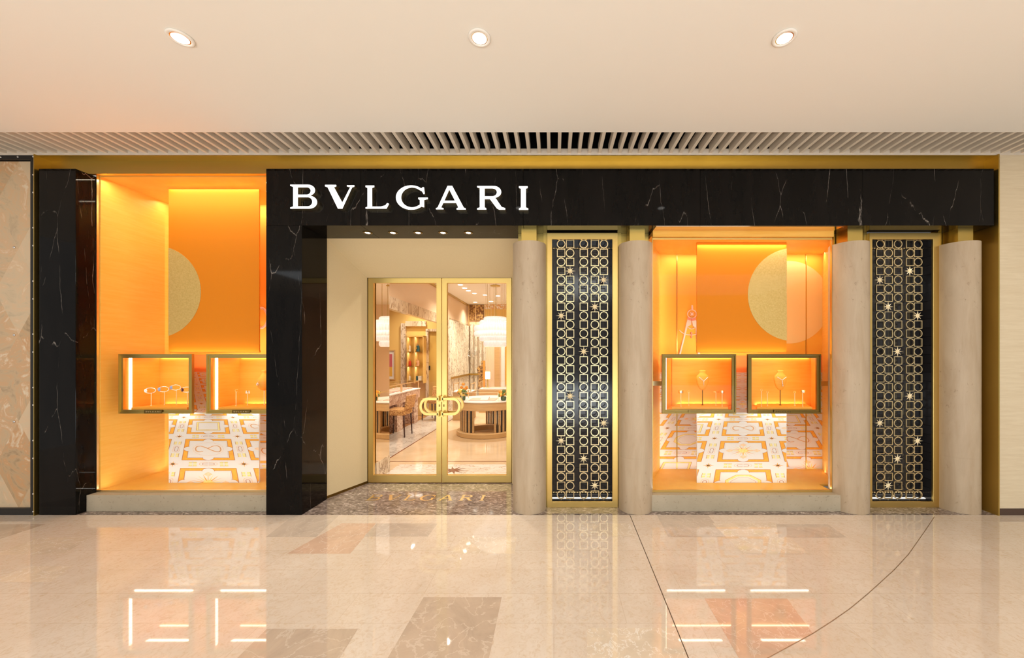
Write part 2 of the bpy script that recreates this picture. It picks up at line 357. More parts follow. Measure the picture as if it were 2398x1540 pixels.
M['bag_white'] = mat('ivory_leather', (0.85, 0.75, 0.6), 0.4); M['bag_pink'] = mat('peach_leather', (0.85, 0.5, 0.32), 0.4)
M['art_pink'] = mat('pink_print', (0.62, 0.14, 0.16), 0.6); M['art_yellow'] = mat('amber_print', (0.85, 0.48, 0.08), 0.6)
M['crystal'] = mat('crystal', (0.95, 0.93, 0.93), 0.25, 0, 0.9, (1.0, 0.95, 0.92), 0.30)
m = M['leopard'] = mat('spotted_screen', (0.6, 0.35, 0.1), 0.5)
v = coords(m); setcol(m, ramp(m, veins(m, v, 14, 0.05, 0.09, 0.5, 2), [(0.3, (0.12, 0.05, 0.02)), (0.7, (0.62, 0.38, 0.14))]))
m = M['goldlattice'] = mat('gold_lattice', (0.5, 0.3, 0.1), 0.4, 0.5)
v = coords(m); setcol(m, ramp(m, noise(m, v, 16, 2), [(0.45, (0.22, 0.10, 0.04)), (0.6, (0.66, 0.44, 0.16))]))
m = M['whitelattice'] = mat('white_lattice', (0.9, 0.8, 0.7), 0.5)
v = coords(m); setcol(m, ramp(m, noise(m, v, 16, 2), [(0.45, (0.80, 0.45, 0.20)), (0.6, (0.95, 0.92, 0.9))]))

# ================================================================== STRUCTURE
S = 'structure'
# --- concourse floor with inlaid tiles and seams in one mesh
fb = MB(); fb.box(-9, 9, -7, 3.9, -0.1, 0.0, 0)
def fpoly(pts, mi, dz): fb.face([FL(x, y) + Vector((0, 0, dz)) for x, y in pts], mi)
PT = [([(622, 1257), (690, 1205.3), (795, 1205.3), (740, 1257)], 2), ([(672, 1296), (800, 1225), (880, 1225), (820, 1296)], 4),
      ([(882, 1225), (1025, 1225), (1002, 1256), (852, 1256)], 2), ([(1053, 1296), (1085, 1257), (1210, 1257), (1205, 1296)], 3),
      ([(-90, 1227), (107, 1227), (-20, 1268), (-160, 1268)], 1), ([(-20, 1298), (95, 1258), (215, 1258), (145, 1298)], 3),
      ([(-40, 1363), (75, 1325), (170, 1325), (120, 1363)], 3), ([(530, 1565), (625, 1472), (838, 1472), (780, 1565)], 1),
      ([(893, 1565), (992, 1398), (1175, 1398), (1140, 1565)], 1), ([(1375, 1470), (1593, 1470), (1620, 1565), (1375, 1565)], 3),
      ([(1650, 1401), (1843, 1401), (1903, 1482), (1798, 1540), (1730, 1540)], 4), ([(1538, 1205.3), (1658, 1205.3), (1700, 1257), (1565, 1257)], 2),
      ([(1668, 1225), (1813, 1225), (1893, 1296), (1740, 1296)], 3), ([(1818, 1227), (1938, 1227), (1983, 1258), (1823, 1258)], 2),
      ([(1353, 1225), (1475, 1225), (1487, 1256), (1353, 1256)], 3)]
for k, (pts, mi) in enumerate(PT): fpoly(pts, mi, 0.0004 + 0.00005 * k)
def fstrip(pts, w, mi, dz=0.0012):
    q = [FL(x, y) for x, y in pts]
    for a, b in zip(q, q[1:]):
        d = (b - a).normalized(); n = Vector((-d.y, d.x, 0)) * w / 2; d = d * w * 0.3
        fb.face([a - n - d + Vector((0, 0, dz)), a + n - d + Vector((0, 0, dz)), b + n + d + Vector((0, 0, dz)), b - n + d + Vector((0, 0, dz))], mi)
fstrip([(1475, 1205.3), (1545, 1375), (1614, 1545)], 0.006, 5)
fstrip([(2188, 1210), (2168, 1240), (2128, 1297), (2095, 1333), (2060, 1365), (2030, 1392), (1990, 1425), (1950, 1453), (1905, 1482), (1850, 1512), (1795, 1542)], 0.005, 6)
tag(fb.build('floor', [M['floor'], M['tile_brown'], M['tile_grey'], M['tile_pale'], M['tile_pink'], M['seam'], M['seam_light']]), 'polished cream marble concourse floor with brown inlaid tiles', kind=S)
# dark marble strip under the whole shopfront, with brass letters let in before the door
sb = MB(); sb.box(-5.45, 4.70, 3.9, 4.93, -0.1, 0.0); slab = sb.build('trim_1', M['slab']); tag(slab, 'dark brown veined marble threshold in front of the glass doors', kind=S)

# --- concourse ceiling
cb = MB(); cb.box(-9, 9, -7, 3.53, 3.75, 3.9); tag(cb.build('ceiling', M['plaster']), 'smooth cream concourse ceiling', kind=S)
vb = MB(); vb.box(-9, 9, 3.48, 3.53, 3.9, 4.3, 0); vb.box(-9, 9, 3.98, 4.02, 3.80, 4.3, 0); vb.box(-9, 9, 3.48, 4.02, 4.3, 4.34, 0)
tag(vb.build('ceiling', M['void']), 'black ceiling void above the slats', kind=S)
# slatted grille
g = thing('ceiling_grille', 'beige slatted grille let into the ceiling along the shopfront', 'ceiling grille', (0, 3.7, 3.75))
gb = MB()
k = -62
while k <= 62:
    x = 0.055 + k * 0.1045 + random.uniform(-.003, .003); gb.box(x - .016, x + .016, 3.531, 3.90, 3.752, 3.845); k += 1
gb.build('slat_panel', M['slat'], g)
gb = MB(); gb.box(-7, 7, 3.90, 3.975, 3.735, 3.80); gb.build('edge_rail', M['slat'], g)

# --- downlights
def downlight(px, label):
    p = P(px, 87, F * 2.1 / 746); t = thing('ceiling_downlight', label, 'downlight', (p.x, p.y, 3.75), 'recessed downlights in the concourse ceiling')
    b = MB(); b.lathe([(0.052, 3.7495), (0.072, 3.7495), (0.074, 3.744), (0.068, 3.738), (0.053, 3.740), (0.052, 3.7495)], p.x, p.y, n=40); b.build('trim_ring', M['plaster'], t)
    b = MB(); b.lathe([(0.0528, 3.741), (0.045, 3.7405)], p.x, p.y, n=40); b.build('reflector', M['chrome'], t)
    b = MB(); b.lathe([(0.001, 3.7425), (0.046, 3.7425), (0.046, 3.7405), (0.001, 3.7385)], p.x, p.y, n=40); b.build('lens', M['lamp'], t)
    spot('downlight_beam', (p.x, p.y, 3.72), 35, NEUT, 110, 1.0, 0.05)
downlight(422, 'white recessed downlight at the left of the cream ceiling')
downlight(1123, 'white recessed downlight in the middle, above the shop sign')
downlight(1837, 'white recessed downlight at the right of the cream ceiling')

# --- brass surround of the whole shopfront
XL, XR = PX(86, 3.9), PX(2333, 3.9)
t = thing('brass_surround', 'brushed brass surround framing the whole black shopfront', 'frame', (0, 3.95, 0))
b = MB(); b.box(XL, XR, 3.9, 4.05, 3.727, 3.734); b.box(XL, XR, 4.01, 4.05, 3.5935, 3.727); b.build('top_band', M['brass'], t)
b = MB(); b.box(XL - .007, XL, 3.88, 4.30, 0, 3.734); b.build('side_return', M['brass'], t)
b = MB(); b.box(XR, XR + .012, 3.88, 4.30, 0, 3.734); b.build('side_return', M['brass'], t)

# --- black marble fascia and pillars
HZ0, HZ1 = 3.003, 3.592
FX0, FX1 = PX(623, 3.9), PX(2328, 3.9)
b = MB()
xs = [FX0, PX(845, 3.9), PX(1225, 3.9), PX(1640, 3.9), PX(2020, 3.9), FX1]
for a, c_ in zip(xs, xs[1:]): b.box(a + .0007, c_ - .0007, 3.90, 4.333, HZ0, HZ1)
tag(bevel(b.build('marble_fascia', M['black'], at=((FX0 + FX1) / 2, 4.1, 3.3)), 0.002, 1), 'long black marble fascia carrying the lit letters', 'fascia')
PX0, PX1 = PX(91, 3.9), PX(177, 3.9)
b = MB(); b.box(PX0, PX1, 3.90, 4.32, 0, HZ1)
tag(bevel(b.build('marble_pillar', M['black'], at=((PX0 + PX1) / 2, 4.1, 0)), 0.002, 1), 'tall black marble pillar left of the tall display window', 'pillar')
DX0, DX1 = PX(623, 3.9), PX(707, 3.9)
b = MB(); b.box(DX0, DX1, 3.90, 4.333, 0, HZ0 - .001)
tag(bevel(b.build('marble_pillar', M['black'], at=((DX0 + DX1) / 2 + .07, 4.2, 1.37)), 0.002, 1), 'black marble pillar between the tall window and the entrance', 'pillar')

# --- neighbouring stone wall on the left with black metal frame
m = M['diamond_wall'] = mat('diamond_onyx', (0.6, 0.4, 0.25), 0.15, 0, 0.5)
N_, L_ = nt(m); tc = N_.new('ShaderNodeTexCoord'); sx = N_.new('ShaderNodeSeparateXYZ'); L_.new(tc.outputs['Object'], sx.inputs[0])
def mth(op, a, b=None):
    n = N_.new('ShaderNodeMath'); n.operation = op
    for i, v_ in enumerate((a, b)):
        if v_ is None: continue
        if hasattr(v_, 'is_output'): L_.new(v_, n.inputs[i])
        else: n.inputs[i].default_value = v_
    return n.outputs[0]
XC, ZC, HW, HH = PX(34, 3.9), PZ(681, 3.9), 0.248, 0.452
u_ = mth('DIVIDE', mth('SUBTRACT', sx.outputs['X'], XC), HW * 2); w_ = mth('DIVIDE', mth('SUBTRACT', sx.outputs['Z'], ZC), HH * 2)
pa = mth('FLOOR', mth('ADD', mth('ADD', u_, w_), 0.5)); pb = mth('FLOOR', mth('ADD', mth('SUBTRACT', u_, w_), 0.5))
wn = N_.new('ShaderNodeTexWhiteNoise'); wn.noise_dimensions = '2D'; cx_ = N_.new('ShaderNodeCombineXYZ'); L_.new(pa, cx_.inputs[0]); L_.new(pb, cx_.inputs[1]); L_.new(cx_.outputs[0], wn.inputs['Vector'])
vv = N_.new('ShaderNodeVectorMath'); vv.operation = 'ADD'; sc_ = N_.new('ShaderNodeVectorMath'); sc_.operation = 'SCALE'; sc_.inputs['Scale'].default_value = 7.0
L_.new(wn.outputs['Color'], sc_.inputs[0]); L_.new(tc.outputs['Object'], vv.inputs[0]); L_.new(sc_.outputs[0], vv.inputs[1])
f1 = noise(m, vv.outputs[0], 3.2, 9, 0.68, 2.2)
c = ramp(m, f1, [(0.28, (0.28, 0.18, 0.09)), (0.45, (0.52, 0.35, 0.19)), (0.56, (0.60, 0.32, 0.14)), (0.66, (0.74, 0.60, 0.42))])
c = mixc(m, mth('MULTIPLY', wn.outputs['Value'], 0.55), c, (0.80, 0.66, 0.46)); setcol(m, c)
b = MB(); b.box(-8.5, PX(71, 3.93), 3.93, 4.1, PZ(1192, 3.93), PZ(378, 3.93), 0)
tag(b.build('wall_left', M['diamond_wall']), 'diamond patterned onyx wall of the neighbouring unit', kind=S)
t = thing('studded_border', 'black studded metal border edging the diamond patterned stone wall', 'border', (PX(78, 3.9), 3.9, 0))
b = MB(); b.box(PX(71, 3.9), XL - .008, 3.90, 4.1, 0, 3.73); b.box(-8.5, PX(71, 3.9), 3.90, 4.1, PZ(372.5, 3.9), 3.73); b.box(-8.5, PX(71, 3.9), 3.90, 4.1, 0, PZ(1190, 3.9)); b.box(-8.5, PX(71, 3.9), 4.08, 4.1, PZ(380, 3.9), PZ(372, 3.9)); b.build('rails', M['metalblack'], t)
st = None
for (x, y) in [(78, yy) for yy in (409, 450.5, 533, 575, 658, 699.6, 782, 824, 907, 948, 1031, 1072.7, 1156, 1197.5)] + [(78, 366.5), (42, 367.2), (2, 367.8)]:
    p = P(x, y, 3.9)
    if st is None:
        st = MB().ball((p.x, 3.899, p.z), 0.009, 0, 1, .6, 1, 10).build('stud', M['rivet'], t, at=(p.x, 3.899, p.z))
    else:
        c_ = st.copy(); COL.objects.link(c_); c_.location = Vector((p.x, 3.899, p.z)) - wloc(t)
for y in (579, 784, 987):
    p = P(34, y, 3.93); o = MB().ball((p.x, 3.927, p.z), 0.012, 0, 1, .6, 1, 10).build('stone_fixing', M['rivet'], at=(p.x, 3.927, p.z))
    tag(o, {579: 'small steel stud at the uppermost joint of the stone diamonds', 784: 'small steel stud at the middle joint of the stone diamonds', 987: 'small steel stud at the lowest joint of the stone diamonds'}[y], 'stud', 'steel studs in the diamond stone wall')

# --- cream wall at the right
b = MB(); b.box(XR + .0135, 9, 3.90, 4.1, PZ(1190, 3.9), 3.734); tag(b.build('wall_right', M['wallcream']), 'cream textured wall right of the shopfront', kind=S)
b = MB(); b.box(XR + .012, 9, 3.895, 4.1, 0, PZ(1190, 3.9)); tag(b.build('baseboard_right', M['brown']), 'dark brown skirting under the cream wall', kind=S)

# --- entrance lining (splayed cream panels)
NL0, NL1 = DX1 - .018, PX(860, 4.872); NR0, NR1 = PX(1232, 4.334), PX(1199, 4.872)
Y0, Y1 = 4.335, 4.872; T0, T1 = 3.005, 2.663
b = MB()
b.hexa([(NL0, Y0, 0.03), (NL1, Y1, 0.03), (NL1 - .06, Y1, 0.03), (NL0 - .06, Y0, 0.03), (NL0, Y0, T0), (NL1, Y1, T1), (NL1 - .06, Y1, T1), (NL0 - .06, Y0, T0)])
tag(b.build('trim_2', M['cream']), 'cream splayed panel lining the left of the entrance', kind=S)
b = MB(); b.hexa([(NL0 + .002, Y0, 0.0), (NL1 + .002, Y1, 0.0), (NL1 - .06, Y1, 0.0), (NL0 - .06, Y0, 0.0), (NL0 + .002, Y0, .03), (NL1 + .002, Y1, .03), (NL1 - .06, Y1, .03), (NL0 - .06, Y0, .03)])
tag(b.build('baseboard_left', M['brass_dark']), 'thin bronze skirting under the cream entrance panel', kind=S)
b = MB(); b.hexa([(NR0, Y0, 0), (NR0 + .06, Y0, 0), (NR1 + .06, Y1, 0), (NR1, Y1, 0), (NR0, Y0, T0), (NR0 + .06, Y0, T0), (NR1 + .06, Y1, T1), (NR1, Y1, T1)])
tag(b.build('trim_3', M['cream']), 'cream splayed panel lining the right of the entrance', kind=S)
b = MB(); b.hexa([(NL0, Y0, T0), (NR0, Y0, T0), (NR1, Y1, T1), (NL1, Y1, T1), (NL0, Y0, T0 + .1), (NR0, Y0, T0 + .1), (NR1, Y1, T1 + .1), (NL1, Y1, T1 + .1)])
tag(b.build('trim_4', M['cream']), 'cream sloping panel above the glass doors', kind=S)

# ================================================================== SIGN LETTERS
def arc(cx, cy, rx, ry, a0, a1, n=14): return [(cx + rx * math.cos(R(a0 + (a1 - a0) * i / n)), cy + ry * math.sin(R(a0 + (a1 - a0) * i / n))) for i in range(n + 1)]
LET = {
 'B': [[(273, 247)] + arc(415, 291, 55, 44, -90, 80) + arc(425, 387, 62, 51, -80, 90) + [(273, 438), (273, 430), (297, 422), (297, 263), (273, 256)],
       [(332, 267)] + arc(405, 297, 32, 30, -90, 90) + [(332, 327)], [(332, 347)] + arc(412, 384, 38, 37, -90, 90) + [(332, 421)]],
 'V': [[(552, 249), (640, 249), (640, 261), (622, 266), (690, 392), (755, 266), (728, 261), (728, 252), (786, 252), (786, 262), (768, 268), (690, 438), (655, 438), (572, 266), (552, 260)]],
 'L': [[(877, 254), (946, 254), (946, 266), (928, 272), (928, 423), (1000, 423), (1036, 413), (1050, 395), (1064, 400), (1045, 438), (877, 438), (877, 430), (893, 424), (893, 272), (877, 266)]],
 'G': [arc(1243, 350, 122, 97, -48, -312, 40) + [(1346, 428), (1346, 368), (1376, 362), (1376, 351), (1300, 351), (1300, 362), (1313, 368), (1313, 408)] + arc(1250, 349, 88, 80, 52, 308, 34) + [(1330, 300), (1342, 322), (1351, 320), (1345, 268), (1334, 268)]],
 'A': [[(1535, 257), (1572, 257), (1665, 432), (1680, 437), (1680, 446), (1608, 446), (1608, 436), (1622, 430), (1604, 393), (1500, 393), (1482, 430), (1502, 436), (1502, 444), (1442, 444), (1442, 436), (1456, 430)], [(1508, 376), (1595, 376), (1548, 285)]],
 'R': [[(1773, 258)] + arc(1905, 305, 60, 47, -90, 80) + [(1925, 362), (1968, 426), (1997, 435), (1997, 447), (1950, 447), (1930, 436), (1875, 362), (1832, 362), (1832, 430), (1845, 436), (1845, 446), (1773, 446), (1773, 436), (1794, 430), (1794, 274), (1773, 268)],
       [(1832, 276)] + arc(1895, 308, 36, 32, -90, 90) + [(1832, 340)]],
 'I': [[(2108, 260), (2178, 260), (2178, 272), (2163, 278), (2163, 430), (2182, 437), (2182, 448), (2108, 448), (2108, 438), (2124, 430), (2124, 278), (2108, 272)]]}
ORD = ['first', 'second', 'third', 'fourth', 'fifth', 'sixth', 'last']
YF = 3.845
for k, ch in enumerate('BVLGARI'):
    loops = [[(PX(600 + x / 3.426, YF), PZ(360 + y / 3.426, YF)) for x, y in lp] for lp in LET[ch]]
    cx = sum(p[0] for p in loops[0]) / len(loops[0]); cz = min(p[1] for p in loops[0])
    t = thing('sign_letter', 'glowing white capital %s, %s letter of the sign on the black marble' % (ch, ORD[k]), 'letter', (cx, 3.87, cz), 'lit letters of the shop sign')
    vs, fs = fill2d(loops, YF + .004, 3.90); b = MB(); b.raw(vs, fs); b.build('letter_body', M['brass_pale'], t)
    vs, fs = fill2d(loops, YF, YF + .004); b = MB(); b.raw(vs, fs); b.build('lit_face', M['letter_face'], t)
# brass letters inlaid in the threshold (one word, flush in the marble) -> part of the slab
xb0, xb1 = -2.16, -0.80
def flet(p):
    x, y = p; X = xb0 + (x - 273) / (2182 - 273) * (xb1 - xb0); Y = 4.468 - (y - 247) / (448 - 247) * 0.185; return (X, Y)
b = MB()
for ch in 'BVLGARI':
    vs, fs = fill2d([[flet(p) for p in lp] for lp in LET[ch]], 0, 0.0, True)
    b.raw([(x, z, 0.0012) for x, y, z in vs], fs)
b.build('inlaid_lettering', M['brass_pale'], slab)

# ================================================================== COLUMNS
CY, CR = 4.08, 0.180; CTOP = PZ(562, 3.9)
M['brass_neck'] = M['brass']
cols = [(PX(1240, 4.08), 'pale travertine column at the right edge of the entrance'),
        (PX(1488, 4.08), 'travertine column between the first metal screen and the lower display window'),
        (PX(1987, 4.08), 'travertine column between the lower display window and the second metal screen'),
        (PX(2240, 4.08), 'travertine column at the far right end of the shopfront')]
for cx, lab in cols:
    t = thing('stone_column', lab, 'column', (cx, CY, 0), 'travertine columns of the shopfront')
    b = MB(); seams = [0.0, PZ(1075, 3.9), PZ(947, 3.9), PZ(818, 3.9), PZ(690, 3.9), CTOP]
    for z0, z1 in zip(seams, seams[1:]): b.lathe([(CR, z0 + .0005), (CR, z1 - .0005)], cx, CY, n=72)
    b.lathe([(CR - .0015, .001), (CR - .0015, CTOP - .001)], cx, CY, n=48); b.build('shaft', M['trav'], t)
    b = MB(); b.box(cx - .08, cx + .08, 3.99, 4.15, CTOP, HZ0); b.build('neck_post', M['brass'], t)
# brass wall behind the columns
for i, (x0, x1, lab) in enumerate([(-0.395, PX(1281, 4.09), 'brass panel behind the column beside the entrance'), (PX(1447, 4.09), 1.050, 'brass panel behind the column left of the lower window'),
                                   (3.095, PX(2036, 4.09), 'brass panel behind the column right of the lower window'), (PX(2203, 4.09), XR - .001, 'brass panel behind the far right column')]):
    b = MB(); b.box(x0 + .001, x1 - .001, 4.16, 4.20, 0, HZ0 - .001); b.box(x0 + .001, x0 + .04, 4.12, 4.16, 0, HZ0 - .001) if i in (1, 3) else b.box(x1 - .04, x1 - .001, 4.12, 4.16, 0, HZ0 - .001)
    tag(b.build('trim_%d' % (5 + i), M['brass']), lab, kind=S)

# ================================================================== METAL SCREENS with chains of rings
def circ(r, n=28): return [(r * math.cos(2 * PI * i / n), r * math.sin(2 * PI * i / n)) for i in range(n)]
LH = .0982
b = MB(); b.ring_y(circ(.0465), circ(.0385), -.007, .007); b.box(-.0018, .0018, -.0018, .0018, .0465, .0505); b.box(-.0018, .0018, -.0018, .0018, -.0505, -.0465)
ring0 = b.build('round_link', M['brass_pale'])
b = MB(); a_, c_ = .0445, .038; b.ring_y([(-a_, -a_), (a_, -a_), (a_, a_), (-a_, a_)], [(-c_, -c_), (c_, -c_), (c_, c_), (-c_, c_)], -.007, .007); b.box(-.0018, .0018, -.0018, .0018, a_, .0505); b.box(-.0018, .0018, -.0018, .0018, -.0505, -a_)
sq0 = b.build('square_link', M['brass_pale'])
b = MB(); n = 16; pts = [((.060 if i % 4 == 0 else .052 if i % 2 == 0 else .019) * math.cos(2 * PI * i / n), (.060 if i % 4 == 0 else .052 if i % 2 == 0 else .019) * math.sin(2 * PI * i / n)) for i in range(n)]
for s_ in (-1, 1):
    for i in range(n):
        j = (i + 1) % n; b.face([(0, s_ * .013, 0), (pts[i][0], 0, pts[i][1]), (pts[j][0], 0, pts[j][1])])
star0 = b.build('star_link', M['star'])
first = {'r': True, 's': True, '*': True}
def link(kind, parent, loc):
    src = {'r': ring0, 's': sq0, '*': star0}[kind]
    o = src if first[kind] else src.copy()
    if first[kind]: first[kind] = False
    else: COL.objects.link(o)
    o.parent = parent; o.location = loc
def screen(x0, x1, ix0, ix1, chain_px, stars, lab, where):
    Yf = 4.09
    X0, X1 = PX(x0, Yf), PX(x1, Yf); I0, I1 = PX(ix0, Yf), PX(ix1, Yf); zt = PZ(560, Yf); zb = PZ(1174, Yf)
    t = thing('metal_screen', lab, 'screen', ((X0 + X1) / 2, Yf, 0), 'brass framed screens between the columns')
    b = MB(); o_ = [(X0, 0), (X1, 0), (X1, 2.988), (X0, 2.988)]; i_ = [(I0, zb), (I1, zb), (I1, zt), (I0, zt)]
    b.ring_y(o_, i_, Yf, 4.112); b.ring_y(o_, [(X0 + .02, .02), (X1 - .02, .02), (X1 - .02, 2.968), (X0 + .02, 2.968)], 4.112, 4.159); bevel(b.build('frame', M['brass_door'], t), .002, 1)
    b = MB(); e_ = .012; b.ring_y([(I0 - e_, zb - e_), (I1 + e_, zb - e_), (I1 + e_, zt + e_), (I0 - e_, zt + e_)], i_, 4.1125, 4.2345); b.build('stone_reveal', M['stone_dark'], t)
    b = MB(); b.box(I0 - .002, I1 + .002, 4.235, 4.26, zb - .002, zt + .002); b.build('stone_back', M['stone_dark'], t)
    b = MB(); b.box(I0 + .001, I1 - .001, 4.175, 4.20, zb + .0005, zb + .007); b.build('light_strip', M['led_soft'], t)
    n_ = 22
    for zz in (zb + .055, zt - .06):
        b = MB(); b.box(I0 + .001, I1 - .001, 4.226, 4.232, zz - .002, zz + .002)
        for q in range(n_): b.ball((I0 + (q + .5) * (I1 - I0) / n_, 4.222, zz), .011, 0, 1.1, .8, .8, 8)
        b.build('bead_row', M['brass_pale'], t)
    z0 = PZ(571.5, 4.13)
    for c, px_ in enumerate(chain_px):
        cx = PX(px_, 4.13)
        ch = thing('ornament_chain', '%s chain of brass rings, squares and stars in the %s screen' % (['leftmost', 'second from left', 'middle', 'fourth from left', 'rightmost'][c], where), 'chain', (cx, 4.13, zt), 'ornament chains in the %s screen' % where)
        for r in range(29):
            z = z0 - r * LH; kd = 'r' if (r + c) % 2 == 0 else 's'
            if (c, r) in stars: kd = '*'
            link(kd, ch, (0, 0, z - zt))
        b = MB(); b.tube([(cx, 4.13, zt), (cx, 4.13, z0 + .0505)], .0014, n=5); b.build('hanging_wire', M['brass_pale'], ch); b = MB(); b.tube([(cx, 4.13, z0 - 28 * LH - .0505), (cx, 4.13, zb)], .0014, n=5); b.build('hanging_wire', M['brass_pale'], ch)
screen(1281, 1447, 1293, 1434, (1314, 1335, 1367, 1393, 1414), {(1, 3), (4, 4), (3, 7), (0, 8), (2, 12), (1, 17), (4, 20), (0, 22), (2, 24), (3, 27)}, 'brass framed dark screen with ring chains beside the entrance column', 'left')
screen(2036, 2203, 2043, 2186, (2060.4, 2079.8, 2102, 2130.6, 2149), {(3, 3), (0, 4), (1, 7), (4, 8), (2, 12), (3, 17), (0, 20), (4, 22), (2, 24), (1, 27)}, 'brass framed dark screen with ring chains beside the far right column', 'right')

